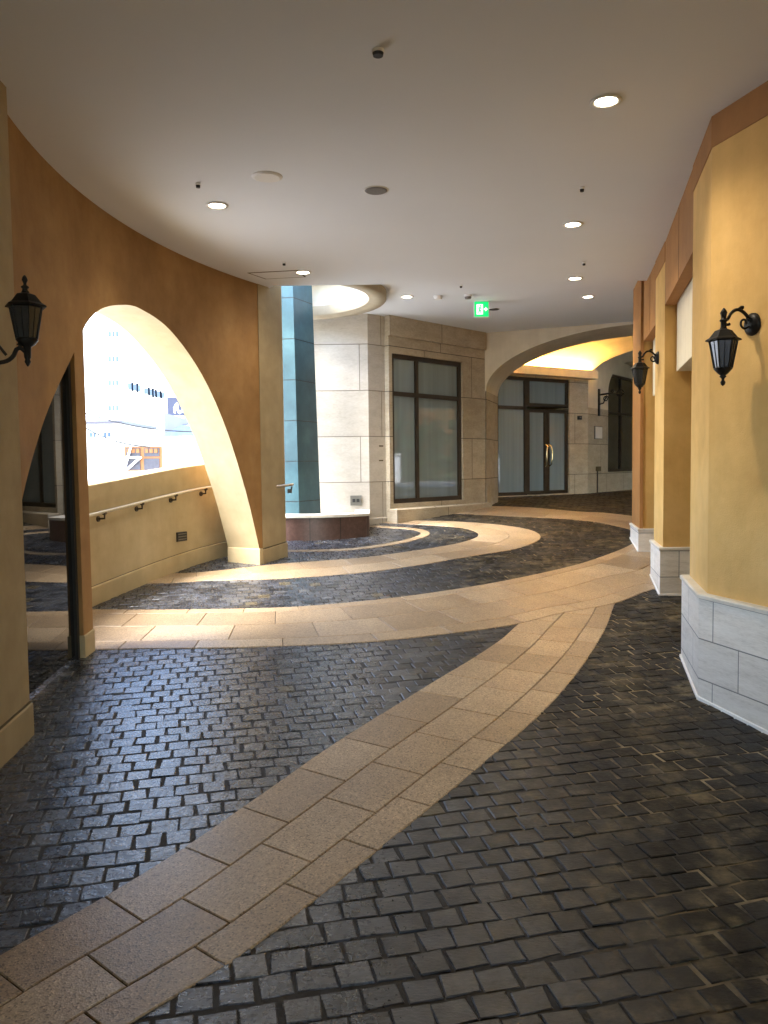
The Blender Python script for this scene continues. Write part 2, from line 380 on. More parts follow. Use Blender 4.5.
band('slab_ring', Co, match(Co, Ci), [0, .5, 1], .58, .0055)
band('slab_ring', Eo, Ei, [0, 1], .4, .006)

def inpoly(pts, poly):
    x, y = pts[:, 0], pts[:, 1]; c = np.zeros(len(pts), bool); n = len(poly)
    for i in range(n):
        x1, y1 = poly[i]; x2, y2 = poly[i-1]
        cond = ((y1 > y) != (y2 > y)) & (x < (x2-x1)*(y-y1)/((y2-y1) or 1e-12)+x1); c ^= cond
    return c
polys = [np.vstack([Afr, match(Afr, Arl)[::-1]]), np.vstack([Bf, Bi2[::-1]]), np.vstack([Co, match(Co, Ci)[::-1]]), np.vstack([Eo, Ei[::-1]])]
def lay_setts():
    m = MB(); ang = rad(12.7); ca, sa = math.cos(ang), math.sin(ang); px, py = .124, .115; cand = []
    for i in range(-30, 205):
        off = random.uniform(-.02, .02)+(px/2 if i % 2 else 0)
        for j in range(-62, 114):
            u, v = j*px+off, i*py+(.011 if i*py > 2.36 else 0); u, v = u+.006*math.sin(v*3.1+u*.7), v+.010*math.sin(u*1.9+v*.8)+.004*math.sin(u*5.3+v*2.); x, y = u*ca-v*sa, u*sa+v*ca
            if 1.2 < y < 19.5 and -3.2 < x < 8.2 and x < 2.6+.42*y and x > -1.2-.75*y: cand.append((x, y))
    c = np.array(cand); keep = np.ones(len(c), bool)
    for p in polys:
        ins = inpoly(c, p)
        for dx, dy in ((.05, .05), (-.05, .05), (.05, -.05), (-.05, -.05)): ins &= inpoly(c+[dx, dy], p)
        keep &= ~ins
    c = c[keep]
    for x, y in c:
        jw = .0036 if x < 1 else .0034
        hw, hh = px/2-jw+random.uniform(-.006, .0018), py/2-jw+random.uniform(-.005, .0018)
        a2 = ang+random.gauss(0, .022); c2, s2 = math.cos(a2), math.sin(a2)
        x += random.gauss(0, .0022); y += random.gauss(0, .0022)
        tx, ty = random.gauss(0, .013), random.gauss(0, .017); dz = random.gauss(0, .0016)
        cj = [(random.gauss(0, .0032), random.gauss(0, .0032)) for _ in range(4)]
        rows = []
        for k, (ins, z) in enumerate(((0, -.02), (0, -.0032), (.0035, 0))):
            q = []
            for ci, (sx, sy) in enumerate(((-1, -1), (1, -1), (1, 1), (-1, 1))):
                X, Y = sx*(hw-ins)+cj[ci][0], sy*(hh-ins)+cj[ci][1]; wx, wy = x+X*c2-Y*s2, y+X*s2+Y*c2
                q.append((wx, wy, fz(wy)+max(min(z+dz+(X*tx+Y*ty if k else 0), .003), -.0022 if k == 2 else -1)))
            rows.append(q)
        r = random.random(); r = r*.93 if random.random() > .012 else 1.
        for k in (0, 1):
            for e in range(4): f = (e+1) % 4; m.face([rows[k][e], rows[k][f], rows[k+1][f], rows[k+1][e]], None, r)
        m.face(rows[2], None, r)
    return m
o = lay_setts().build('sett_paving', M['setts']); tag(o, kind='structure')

# ------------------------------------------------------------------ ceiling
Z1, Z2, ZR = 3.72, 3.90, 4.5
SKY = (-1.36, 10.66); RH = 1.36
mb = MB(); mb.prism([(-7, -9), (13, -9), (13, 9.25), (-1.25, 9.4198), (-1.62, 9.95), (-1.9, 10.1), (-2.1, 9.62), (-2.7, 9.0), (-3.05, 7.6), (-3.1, 6), (-7, 4.0)], Z1, ZR)  # runs on behind the camera, unseen, to shut out daylight there
o = mb.build('ceiling', M['ceiling']); tag(o, kind='structure')
def ring_ceiling():
    m = MB(); n = 64
    circ_ = [(SKY[0]+RH*math.cos(2*math.pi*k/n), SKY[1]+RH*math.sin(2*math.pi*k/n)) for k in range(n)]
    PG = [(-2.95, 9.4405), (13., 9.2505), (13., 9.6), (1.9, 14.25), (-1.1, 14.25), (-2.95, 14.25)]
    def outer(k):
        a = 2*math.pi*k/n; dx, dy = math.cos(a), math.sin(a); best = 1e9
        for i in range(len(PG)):
            (x1, y1), (x2, y2) = PG[i-1], PG[i]; ex, ey = x2-x1, y2-y1; det = dx*ey-dy*ex
            if abs(det) < 1e-9: continue
            t = ((x1-SKY[0])*ey-(y1-SKY[1])*ex)/det; q = ((x1-SKY[0])*dy-(y1-SKY[1])*dx)/det
            if t > 0 and -1e-6 <= q <= 1+1e-6: best = min(best, t)
        return (SKY[0]+dx*best, SKY[1]+dy*best)
    ou = [outer(k) for k in range(n)]
    for k in range(n):
        j = (k+1) % n; pts = [circ_[k], circ_[j], ou[j]]
        cs = []
        for cx, cy in PG:
            a = math.atan2(cy-SKY[1], cx-SKY[0]) % (2*math.pi)
            if 2*math.pi*k/n < a < 2*math.pi*(k+1)/n: cs.append((a, cx, cy))
        pts += [(cx, cy) for a, cx, cy in sorted(cs, reverse=True)]
        pts.append(ou[k])
        m.face([(x, y, Z2) for x, y in pts][::-1]); m.face([(x, y, ZR) for x, y in pts])
        m.face([(*circ_[k], ZR), (*circ_[j], ZR), (*circ_[j], Z2), (*circ_[k], Z2)])
        m.face([(*ou[j], ZR), (*ou[k], ZR), (*ou[k], Z2), (*ou[j], Z2)])
    return m
o = ring_ceiling().build('ceiling', M['ceiling']); tag(o, kind='structure')
sk = thing('skylight', 'round open skylight with a deep cream rim above the teal column', 'skylight', (SKY[0], SKY[1], Z2))
mb = MB(); mb.lathe([(RH-.17, .05), (RH-.17, -.075), (RH-.155, -.09), (RH-.11, -.09), (RH-.10, -.105), (RH+.05, -.105), (RH+.065, -.09), (RH+.07, .01)], (SKY[0], SKY[1], Z2), 64); mb.build('rim', M['rimstone'], sk)
mb = MB(); mb.lathe([(RH-.15, .051), (RH-.055, .06), (RH-.05, .40), (RH-.30, .43), (RH-.31, .50), (RH-.10, .62), (RH-.01, .62)], (SKY[0], SKY[1], Z2), 64); mb.build('drum', M['cream'], sk)

# ------------------------------------------------------------------ left: arched wall on a curve
CX, CY, CR, TH = 4.70, 5.94, 6.98, .46
def cyl(th, r): a = rad(th); return (CX+r*math.cos(a), CY+r*math.sin(a))
ARCH = [(151.3, .46), (152.1, .80), (153.8, 1.38), (156.7, 2.08), (160.3, 2.61), (164.8, 2.95), (169.3, 3.05), (172.3, 3.01), (175.4, 2.90), (177.8, 2.72), (179.8, 2.47), (183.8, 2.06), (186.1, 1.80), (189.4, 1.38), (192, .9), (194.5, .04)]
_as = smooth(ARCH, 70)
def archz(th): return float(np.interp(th, _as[:, 0], _as[:, 1]))
T0, T1 = 151.1, 197.2
aw = thing('arched_wall', 'curved orange stucco wall pierced by one wide parabolic arch', 'wall', (CX-CR, CY, .2))
def arched_wall():
    m = MB(); ths = [T0] + list(_as[:, 0]) + [195.5, T1]; R0, R1 = CR, CR+TH
    def u(t): return rad(t)*CR
    ra = [t for t in ths if ARCH[0][0] <= t <= ARCH[-1][0]]
    for i in range(len(ths)-1):
        a, b = ths[i], ths[i+1]; ins = a >= ARCH[0][0]-1e-6 and b <= ARCH[-1][0]+1e-6
        za, zb = (archz(a), archz(b)) if ins else (-.2, -.2)
        if not ins: za = zb = -.1
        for R_, s in ((R0, 1), (R1, -1)):
            pa, pb = cyl(a, R_), cyl(b, R_); q = [(*pa, za), (*pb, zb), (*pb, ZR-.3), (*pa, ZR-.3)]
            m.face(q if s < 0 else q[::-1], None, 0)
    # soffit / reveals of the opening
    sp = [(ARCH[0][0], -.1)] + [tuple(p) for p in _as] + [(ARCH[-1][0], -.1)]
    rows = [[(*cyl(t, R0+(R1-R0)*k/3), z) for t, z in sp] for k in range(4)]
    return m, rows
m, rows = arched_wall()
# opening reveal is the pale part of the wall
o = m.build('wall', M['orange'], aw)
rv = MB(); rv.grid(rows, smooth=True); rv.build('arch_reveal', M['sand'], aw)
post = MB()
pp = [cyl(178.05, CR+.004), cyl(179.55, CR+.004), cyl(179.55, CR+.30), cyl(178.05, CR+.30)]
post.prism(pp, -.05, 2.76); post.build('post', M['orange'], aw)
sk_ = MB(); q = [cyl(178.0, CR-.006), cyl(179.6, CR-.006), cyl(179.6, CR+.31), cyl(178.0, CR+.31)]
sk_.prism(q, 0, lambda x, y: fz(y)+.17, bev=.006)
q = [cyl(151.15, CR-.013), cyl(151.88, CR-.013), cyl(151.88, CR+TH-.003), cyl(151.15, CR+TH-.003)]; sk_.prism(q, .2, lambda x, y: fz(9.4)+.175, bev=.006); sk_.build('skirting', M['sand'], aw)
# fixed glazing in the left part of the arch
gd = thing('glass_panel', 'dark glazed panel filling the left end of the orange arch', 'window', (*cyl(186, CR+.12), .15))
def arch_pane(r, off, ta, tb):
    m = MB(); ts = np.linspace(ta, tb, 30)
    rowb = [(*cyl(t, r), fz(cyl(t, r)[1])+.03) for t in ts]; rowt = [(*cyl(t, r), max(archz(t)-off, fz(cyl(t, r)[1])+.04)) for t in ts]
    m.grid([rowb, rowt], smooth=True); return m
def flat_pane():
    # one flat sheet of glass stands on the chord, so its reflection stays straight
    m = MB(); a, b = np.array(cyl(179.5, CR+.06)), np.array(cyl(193.5, CR+.23)); rowb, rowt = [], []
    for k in np.linspace(0, 1, 40):
        p = a+(b-a)*k; th = math.degrees(math.atan2(p[1]-CY, p[0]-CX)) % 360
        rowb.append((*p, fz(p[1])+.03)); rowt.append((*p, max(archz(th)+.03, fz(p[1])+.05)))
    m.grid([rowb, rowt], smooth=False); return m
flat_pane().build('pane', M['darkglass'], gd)
mb = MB(); mb.prism([cyl(179.56, CR+.035), cyl(179.9, CR+.035), cyl(179.9, CR+.14), cyl(179.56, CR+.14)], .1, 2.44); mb.build('frame', M['black'], gd)
mb = MB(); ts = np.linspace(180.3, 193.5, 16)
mb.tube([(*cyl(t, CR+.055), archz(t)-.012) for t in ts], .022, 6); mb.build('edge_trim', M['alu'], gd)

# pilasters of the arched wall
def offset_poly(poly, d): 
    n = len(poly); ar = sum(poly[i][0]*poly[(i+1) % n][1]-poly[(i+1) % n][0]*poly[i][1] for i in range(n))
    pl = poly if ar > 0 else poly[::-1]
    return inset(pl, -d)
def pilaster(poly, label, mat, sk_h, zt):
    t = thing('pilaster', label, 'pillar', (poly[0][0], poly[0][1], fz(poly[0][1])))
    b = MB(); b.prism(poly, -.1, zt); b.build('shaft', mat, t)
    op = offset_poly(poly, .014)
    s = MB(); s.prism(op, -.05, lambda x, y: fz(y)+sk_h, bev=.008); s.build('skirting', mat, t)
    g = MB(); g.prism(offset_poly(poly, .006), lambda x, y: fz(y)+sk_h+.001, lambda x, y: fz(y)+sk_h+.013); g.build('groove', M['groove'], t)
    return t
pilaster([(-1.415, 9.29), (-1.20, 9.74), (-1.62, 10.05), (-1.86, 9.62)], 'sand coloured pilaster closing the far end of the orange arched wall', M['sanddark'], .17, 4.2)
pilaster([(-2.045, 4.52), (-2.02, 4.05), (-2.16, 2.4), (-2.4, -9), (-3.2, -9), (-3.0, 4.5)], 'broad sand coloured pilaster at the near left edge of the drive', M['sanddark'], .19, 4.2)  # far end carried on unseen behind the camera to close off daylight

# parapet, hand rail
pw = thing('parapet_wall', 'low curved sand coloured parapet seen through the arch', 'wall', (-2.6, 8.4, .4))
PR = 7.67
def arc_wall(ra, rb, ta, tb, h0, h1, n=48):
    m = MB(); ts = np.linspace(ta, tb, n)
    def Z(t, h): return fz(min(cyl(t, PR)[1], 10.6))+h
    prof = [(ra, h0), (ra, h1-.012), (ra+.012, h1), (rb-.012, h1), (rb, h1-.012), (rb, h0)]
    rows = [[(*cyl(t, r), Z(t, h)) for t in ts] for r, h in prof]
    uv = [[(rad(t)*PR, h) for t in ts] for r, h in prof]
    m.grid(rows, uv, smooth=False)
    for e in (0, -1): m.face([rw[e] for rw in rows] if e else [rw[e] for rw in rows][::-1])
    return m
arc_wall(PR, PR+.24, 144.5, 200, -.3, 1.16).build('wall', M['sand'], pw)
arc_wall(PR-.014, PR+.02, 144.5, 200, -.1, .185).build('skirting', M['sand'], pw)
arc_wall(PR-.004, PR+.02, 144.5, 200, .185, .199).build('groove', M['groove'], pw)
hr = thing('handrail', 'thin steel handrail on brackets along the parapet beyond the arch', 'handrail', (-2.55, 8.4, 1.2))
def RZ(t): return fz(cyl(t, PR)[1])+.885
mb = MB(); ts = np.linspace(151.7, 181, 40); mb.tube([(*cyl(t, PR-.075), RZ(t)) for t in ts], .017, 8); mb.build('rail', M['steel'], hr)
for px in (102, 140, 174, 204):
    best = min(np.linspace(150, 176, 400), key=lambda t: abs((lambda p: 384+F*((np.array(p)-CAM)@RT)/((np.array(p)-CAM)@FW))((*cyl(t, PR-.05), RZ(t)))-px))
    t = best; b = MB(); b.tube([(*cyl(t, PR+.002), RZ(t)-.07), (*cyl(t, PR-.075), RZ(t)-.065), (*cyl(t, PR-.075), RZ(t)-.01)], .010, 6)
    b.tube([(*cyl(t, PR+.004), RZ(t)-.07), (*cyl(t, PR-.012), RZ(t)-.07)], .028, 10); b.tube([(*cyl(t-.12, PR-.075), RZ(t)-.012), (*cyl(t+.12, PR-.075), RZ(t)-.012)], .02, 6)
    b.build('bracket', M['bronze'], hr)
h2 = thing('handrail', 'short steel handrail stub fixed to the far face of the sand pilaster', 'handrail', (-1.25, 9.7, 1.2))
mb = MB(); mb.tube([(-1.36, 9.56, 1.385), (-1.17, 9.62, 1.40), (-1.10, 9.70, 1.41)], .016, 8); mb.build('rail', M['steel'], h2)
for (x, y) in ((-1.325, 9.51), (-1.14, 9.70)):
    b = MB(); b.tube([(x-.03, y+.05, 1.33), (x+.015, y+.03, 1.335), (x+.02, y+.05, 1.385)], .010, 6); b.box((x-.005, y+.04, 1.33), (.05, .04, .05)); b.build('bracket', M['bronze'], h2)
lt = thing('step_light', 'small black louvred step light set low in the parapet', 'light', (-2.3, 8.9, .7))
d = ray(181, 536.5); a_, b_, c_ = d[0]**2+d[1]**2, 2*(-d[0]*CX-d[1]*CY), CX**2+CY**2-(PR-.001)**2
tt = (-b_+math.sqrt(b_*b_-4*a_*c_))/(2*a_); sp = CAM+d*tt; th = math.atan2(sp[1]-CY, sp[0]-CX)
mb = MB(); mb.box((sp[0]+.004, sp[1], sp[2]), (.03, .17, .105), th, bev=.004); mb.build('housing', M['black'], lt)
for k in range(3):
    b = MB(); b.box((sp[0]-.012*math.cos(th), sp[1]-.012*math.sin(th), sp[2]-.03+.03*k), (.02, .14, .008), th); b.build('louvre', M['alu'], lt)

# ------------------------------------------------------------------ right: facade piers and bays
def pier(poly, label, faces, plinth_off, plinth_top, zt=4.2, cz=3.535, mat='yellow', corn=True, plinth=True):
    t = thing('facade_pier', label, 'pillar', (poly[0][0], poly[0][1], fz(poly[0][1])))
    b = MB(); b.prism(poly, -.1, cz); b.build('shaft', M[mat], t)
    if corn:
        c = MB(); c.prism(offset_poly(poly, .006), cz, zt); c.build('cornice', M['terra'], t)
    if plinth:
        p = MB(); p.prism(offset_poly(poly, plinth_off), -.2, plinth_top-.028); p.build('plinth', M['trav'], t)
        l = MB(); l.prism(offset_poly(poly, plinth_off+.012), plinth_top-.0278, plinth_top, bev=.008); l.build('plinth_cap', M['capstone'], t)
        k = MB(); k.prism(offset_poly(poly, plinth_off+.010), -.2, lambda x, y: fz(y)+.018, bev=.003); k.build('floor_strip', M['white'], t)
    return t
P1 = [(2.225, 5.80), (2.03, 5.0), (2.56, 3.07), (2.75, 1.6), (3.0, -9), (4.6, -9), (4.6, 5.80)]  # rear stretch added out of view, closing the space behind against daylight
pier(P1, 'large ochre faceted pier nearest on the right with white travertine plinth', None, .05, .795)
P2 = [(2.875, 8.5), (2.71, 7.75), (3.7, 7.72), (3.75, 8.5)]
pier(P2, 'ochre middle pier on the right beyond the first bay', None, .03, .80)
P3 = [(3.33, 10.7), (3.13, 9.75), (4.2, 9.7), (4.3, 10.7)]
t3 = pier(P3, 'terracotta edged pier farthest on the right beside the stone arch', None, .025, .82, cz=3.56, zt=4.3)
mb = MB(); q = [(3.128, 9.748), (3.328, 10.70), (3.33, 10.71), (3.31, 10.71), (3.095, 9.70), (3.13, 9.70)]
mb.prism([(3.325, 10.705), (3.117, 9.738), (3.155, 9.731), (3.36, 10.69)], .0, 3.559); mb.build('side_face', M['terra'], t3)
def bay(p0, p1, label, lint_z, pan0, pan1):
    p0, p1 = np.array(p0), np.array(p1); d = (p1-p0)/np.hypot(*(p1-p0)); n = np.array([d[1], -d[0]])
    t = thing('facade_bay', label, 'wall', (p0[0], p0[1], fz(p0[1])))
    b = MB(); b.prism([tuple(p0), tuple(p1), tuple(p1+n*.10), tuple(p0+n*.10)], lint_z, 4.2); b.build('lintel', M['terra'], t)
    c = MB(); c.prism([tuple(p0+n*.11), tuple(p1+n*.11), tuple(p1+n*1.1), tuple(p0+n*1.1)], pan0, 3.7, bev=0); c.build('cream_panel', M['cream'], t)
    w = MB(); w.prism([tuple(p0+n*1.11), tuple(p1+n*1.11), tuple(p1+n*1.3), tuple(p0+n*1.3)], -.1, 4.2); w.build('back_wall', M['sand'], t)
    j = MB(); f = .44; q = p0+(p1-p0)*f; j.prism([tuple(q-n*.002), tuple(q+d*.008-n*.002), tuple(q+d*.008+n*.02), tuple(q+n*.02)], lint_z+.002, 3.7); j.build('panel_joint', M['groove'], t)
    return t
bay((2.227, 5.805), (2.708, 7.745), 'recessed bay with terracotta lintel and cream box between near and middle piers', 3.12, 2.49, 3.12)
bay((2.877, 8.505), (3.135, 9.69), 'narrow recessed bay with cream box between middle and far piers', 3.07, 2.42, 3.07)

# ------------------------------------------------------------------ wall lanterns
def lantern(loc, wall, hanging, label):
    """loc: centre of the glass body; wall: where the round back plate sits"""
    t = thing('wall_lantern', label, 'lamp', loc, 'wall lanterns on the drive')
    c = Vector(loc); w = Vector(wall); hx = Vector((w.x-c.x, w.y-c.y, 0)); L_ = hx.length; hx.normalize()
    ph = math.atan2(hx.y, hx.x)+math.pi/6
    f = MB()   # hexagonal roof
    f.lathe([(.0, .135), (.018, .135), (.022, .125), (.05, .115), (.082, .075), (.104, .062), (.106, .055), (.083, .052), (.0, .052)], c, 6, ph, False); f.build('lamp_cap', M['iron'], t)
    g = MB(); g.lathe([(.079, .05), (.050, -.105)], c, 6, ph, False); g.build('glass', M['lampglass'], t)
    i_ = MB(); i_.lathe([(.0, .03), (.017, .03), (.017, -.09), (.0, -.09)], c, 10); i_.build('bulb_tube', M['lampinner'], t)
    b = MB(); b.lathe([(.0, -.104), (.053, -.104), (.056, -.112), (.030, -.140), (.016, -.150), (.022, -.158), (.010, -.168), (.008, -.178), (.016, -.19), (.012, -.205), (.0, -.214)] if hanging else
                      [(.0, -.104), (.053, -.104), (.056, -.112), (.036, -.138), (.020, -.146), (.017, -.20), (.012, -.21), (.016, -.222), (.008, -.238), (.0, -.248)], c, 12, ph); b.build('lamp_base', M['iron'], t)
    fr = MB()
    for k in range(6):
        a = ph+k*math.pi/3; fr.tube([(c.x+.081*math.cos(a), c.y+.081*math.sin(a), c.z+.052), (c.x+.052*math.cos(a), c.y+.052*math.sin(a), c.z-.106)], .0055, 6)
    for k in range(6):
        a = ph+k*math.pi/3; a2 = a+math.pi/3; am = a+math.pi/6
        fr.tube([(c.x+.069*math.cos(am), c.y+.069*math.sin(am), c.z+.05), (c.x+.0455*math.cos(am), c.y+.0455*math.sin(am), c.z-.105)], .0025, 5)
    fr.build('glazing_bar', M['iron'], t)
    fi = MB()
    top = .135 if not hanging else .135
    if hanging: fi.lathe([(.018, .130), (.017, .165), (.024, .172), (.024, .178), (.016, .184), (.017, .205), (.022, .22), (.012, .238), (.006, .246), (.0, .25)], c, 12)
    else: fi.lathe([(.016, .133), (.012, .145), (.02, .152), (.02, .157), (.008, .165), (.008, .175), (.015, .19), (.012, .202), (.006, .212), (.0, .216)], c, 12)
    fi.build('finial', M['iron'], t)
    ar = MB(); up = Vector((0, 0, 1))
    def at(u, z): return c+hx*u+up*z
    dz = w.z-c.z
    if hanging:
        pts = [(0, .175), (.03, .185), (.05, .215), (.085, .240), (.125, .238), (L_*.78, .21), (L_-.02, dz+.01)]
        s_ = smooth(pts, 24); ar.tube([at(*p) for p in s_], .0105, 8)
        cc = (L_*.70, .165); cur = [(cc[0]+(.035*(1-k/26))*math.cos(-.6-k*.36)*1.0, cc[1]+(.035*(1-k/26))*math.sin(-.6-k*.36)) for k in range(18)]
        ar.tube([at(L_-.01, dz-.02)]+[at(*p) for p in cur], .0075, 6)
        ar.tube([at(.105, .243), at(.125, .258), at(.14, .256)], [.010, .009, .012], 6); ar.tube([at(.012, .155), at(.03, .150), at(.042, .155)], [.008, .008, .011], 6)
    else:
        pts = [(0.012, -.17), (.03, -.155), (.05, -.16), (.07, -.20), (.11, -.228), (.17, -.228), (L_-.01, dz)]
        s_ = smooth(pts, 24); ar.tube([at(*p) for p in s_], .0115, 8)
        cc = (.175, -.165); cur = [(cc[0]+(.042*(1-k/26))*math.cos(2.6-k*.36), cc[1]+(.042*(1-k/26))*math.sin(2.6-k*.36)) for k in range(18)]
        ar.tube([at(.10, -.195)]+[at(*p) for p in cur], .008, 6); ar.tube([at(.03, -.158), at(.036, -.138), at(.045, -.13)], [.009, .009, .012], 6)
    ar.build('arm', M['iron'], t)
    pl = MB(); rows = []
    for q_, s in ((.0, -.035), (.036, -.034), (.055, -.024), (.068, -.012), (.070, .004)):
        e1 = Vector((-hx.y, hx.x, 0)); rows.append([w+hx*s+e1*q_*math.cos(a)+up*q_*math.sin(a) for a in [2*math.pi*k/20 for k in range(20)]])
    pl.grid(rows, closed=True); pl.build('back_plate', M['iron'], t)
    t.scale = (.92, .92, .95) if hanging else (.97, .97, .98); t.location += hx*L_*.08 if hanging else hx*.004
    return t
def onwall(px, py, p0, p1):
    """point of the vertical wall plane p0-p1 seen at a pixel"""
    d = ray(px, py); p0, p1 = np.array(p0), np.array(p1); e = p1-p0; n = np.array([-e[1], e[0]]); s = (p0-CAM[:2])@n/(d[:2]@n); return CAM+d*s
w1 = onwall(753, 323, (2.03, 5.0), (2.56, 3.07)); n1 = np.array([-.964, -.265, 0])
l1 = w1+n1*.215; l1[2] = atY(721, 350, l1[1]).z
lantern(tuple(l1), tuple(w1), True, 'nearest hanging black lantern on the big ochre pier, at right')
w2 = onwall(658.5, 357, (2.71, 7.75), (2.875, 8.5)); n2 = np.array([-.9766, .2146, 0])
l2 = w2+np.array([-.215, -.03, 0]); l2[2] = atY(636, 374, l2[1]).z
lantern(tuple(l2), tuple(w2+n2*0.0), True, 'hanging black lantern on the middle ochre pier, partly before the lit archway')
l3 = atY(27, 318, 4.05)
lantern(tuple(l3), (-2.06, 3.86, l3.z-.17), False, 'upright black lantern on a curved arm at the left edge')

# ------------------------------------------------------------------ back: stone wall, shop window, arch porch
def wall_panel(p0, p1, th, z0, z1, holes, mb=None):
    """wall between two plan points with rectangular holes (u0,u1,za,zb); thickness behind the face"""
    m = mb or MB(); p0, p1 = np.array(p0, float), np.array(p1, float); Ln = np.hypot(*(p1-p0)); d = (p1-p0)/Ln; n = np.array([-d[1], d[0]])
    us = sorted({0, Ln, *[h[0] for h in holes], *[h[1] for h in holes]}); zs = sorted({z0, z1, *[h[2] for h in holes], *[h[3] for h in holes]})
    def solid(i, k):
        if i < 0 or k < 0 or i >= len(us)-1 or k >= len(zs)-1: return False
        u, z = (us[i]+us[i+1])/2, (zs[k]+zs[k+1])/2
        return not any(h[0] < u < h[1] and h[2] < z < h[3] for h in holes)
    def pt(u, w, z): q = p0+d*u+n*w; return (q[0], q[1], z)
    for i in range(len(us)-1):
        for k in range(len(zs)-1):
            if not solid(i, k): continue
            a, b, c, e = us[i], us[i+1], zs[k], zs[k+1]
            m.face([pt(a, 0, c), pt(b, 0, c), pt(b, 0, e), pt(a, 0, e)], [(a, c), (b, c), (b, e), (a, e)])
            m.face([pt(b, th, c), pt(a, th, c), pt(a, th, e), pt(b, th, e)], [(a, c), (b, c), (b, e), (a, e)])
            if not solid(i-1, k): m.face([pt(a, th, c), pt(a, 0, c), pt(a, 0, e), pt(a, th, e)], [(0, c), (th, c), (th, e), (0, e)])
            if not solid(i+1, k): m.face([pt(b, 0, c), pt(b, th, c), pt(b, th, e), pt(b, 0, e)], [(0, c), (th, c), (th, e), (0, e)])
            if not solid(i, k-1): m.face([pt(a, th, c), pt(b, th, c), pt(b, 0, c), pt(a, 0, c)])
            if not solid(i, k+1): m.face([pt(a, 0, e), pt(b, 0, e), pt(b, th, e), pt(a, th, e)])
    return m
SA, SB, SC = (-1.16, 12.13), (-.215, 12.12), (.10, 12.42)
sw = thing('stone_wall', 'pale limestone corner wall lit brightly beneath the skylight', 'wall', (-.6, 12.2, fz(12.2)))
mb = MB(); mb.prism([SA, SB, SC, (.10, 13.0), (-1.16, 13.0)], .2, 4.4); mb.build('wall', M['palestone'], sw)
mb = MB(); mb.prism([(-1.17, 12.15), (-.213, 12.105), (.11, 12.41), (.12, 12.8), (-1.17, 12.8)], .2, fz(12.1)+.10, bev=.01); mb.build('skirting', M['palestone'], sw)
so = thing('wall_grille', 'small grey vent plate low on the bright limestone wall', 'vent', (-.42, 12.11, .95))
g0 = atY(356, 500.5, 12.112)
mb = MB(); mb.box((g0.x, g0.y, g0.z), (.17, .02, .15), bev=.003); mb.build('plate', M['alu'], so)
for sx in (-.03, .03):
    b = MB(); b.box((g0.x+sx, g0.y-.012, g0.z), (.045, .01, .05)); b.build('socket', M['black'], so)
for yy in (446, 460.5):
    p_ = onwall(381, yy, SB, SC); nn = thing('wall_plaque', 'tiny slot in the side of the limestone corner, %s' % ('upper' if yy < 450 else 'lower'), 'vent', tuple(p_))
    b = MB(); b.box(tuple(p_), (.085, .012, .02), math.atan2(SC[1]-SB[1], SC[0]-SB[0])); b.build('slot', M['groove'], nn)

W0, W1 = (.10, 12.30), (1.78, 14.02)
WL = math.hypot(W1[0]-W0[0], W1[1]-W0[1]); wd = ((W1[0]-W0[0])/WL, (W1[1]-W0[1])/WL)
def along(px, p0, p1):
    d = ray(px, 450); e = np.array(p1)-np.array(p0); n = np.array([-e[1], e[0]]); s = (np.array(p0)-CAM[:2])@n/(d[:2]@n); q = CAM[:2]+d[:2]*s; return float((q-np.array(p0))@e/np.hypot(*e))
ua, ub, um = along(393, W0, W1), along(463, W0, W1), along(419.5, W0, W1)
ZB, ZT, ZM = 1.035, 3.345, 2.735
shop = thing('shop_wall', 'limestone shop front wall with one large dark framed window', 'wall', (.9, 13.1, fz(13)))
wall_panel(W0, W1, .35, .3, 4.4, [(ua, ub, ZB, ZT)]).build('wall', M['stone'], shop)
mb = MB(); nrm = (wd[1], -wd[0])
def off(p, u, w): return (p[0]+wd[0]*u+nrm[0]*w, p[1]+wd[1]*u+nrm[1]*w)
mb.prism([off(W0, -.02, .16), off(W0, WL-.02, .16), off(W0, WL-.02, -.05), off(W0, -.02, -.05)], .3, ZB-.075, bev=.015); mb.build('plinth', M['stone'], shop)
mb = MB(); mb.prism([off(W0, -.02, .05), off(W0, WL-.02, .05), off(W0, WL-.02, -.05), off(W0, -.02, -.05)], 3.60, 4.3); mb.build('fascia', M['stone'], shop)
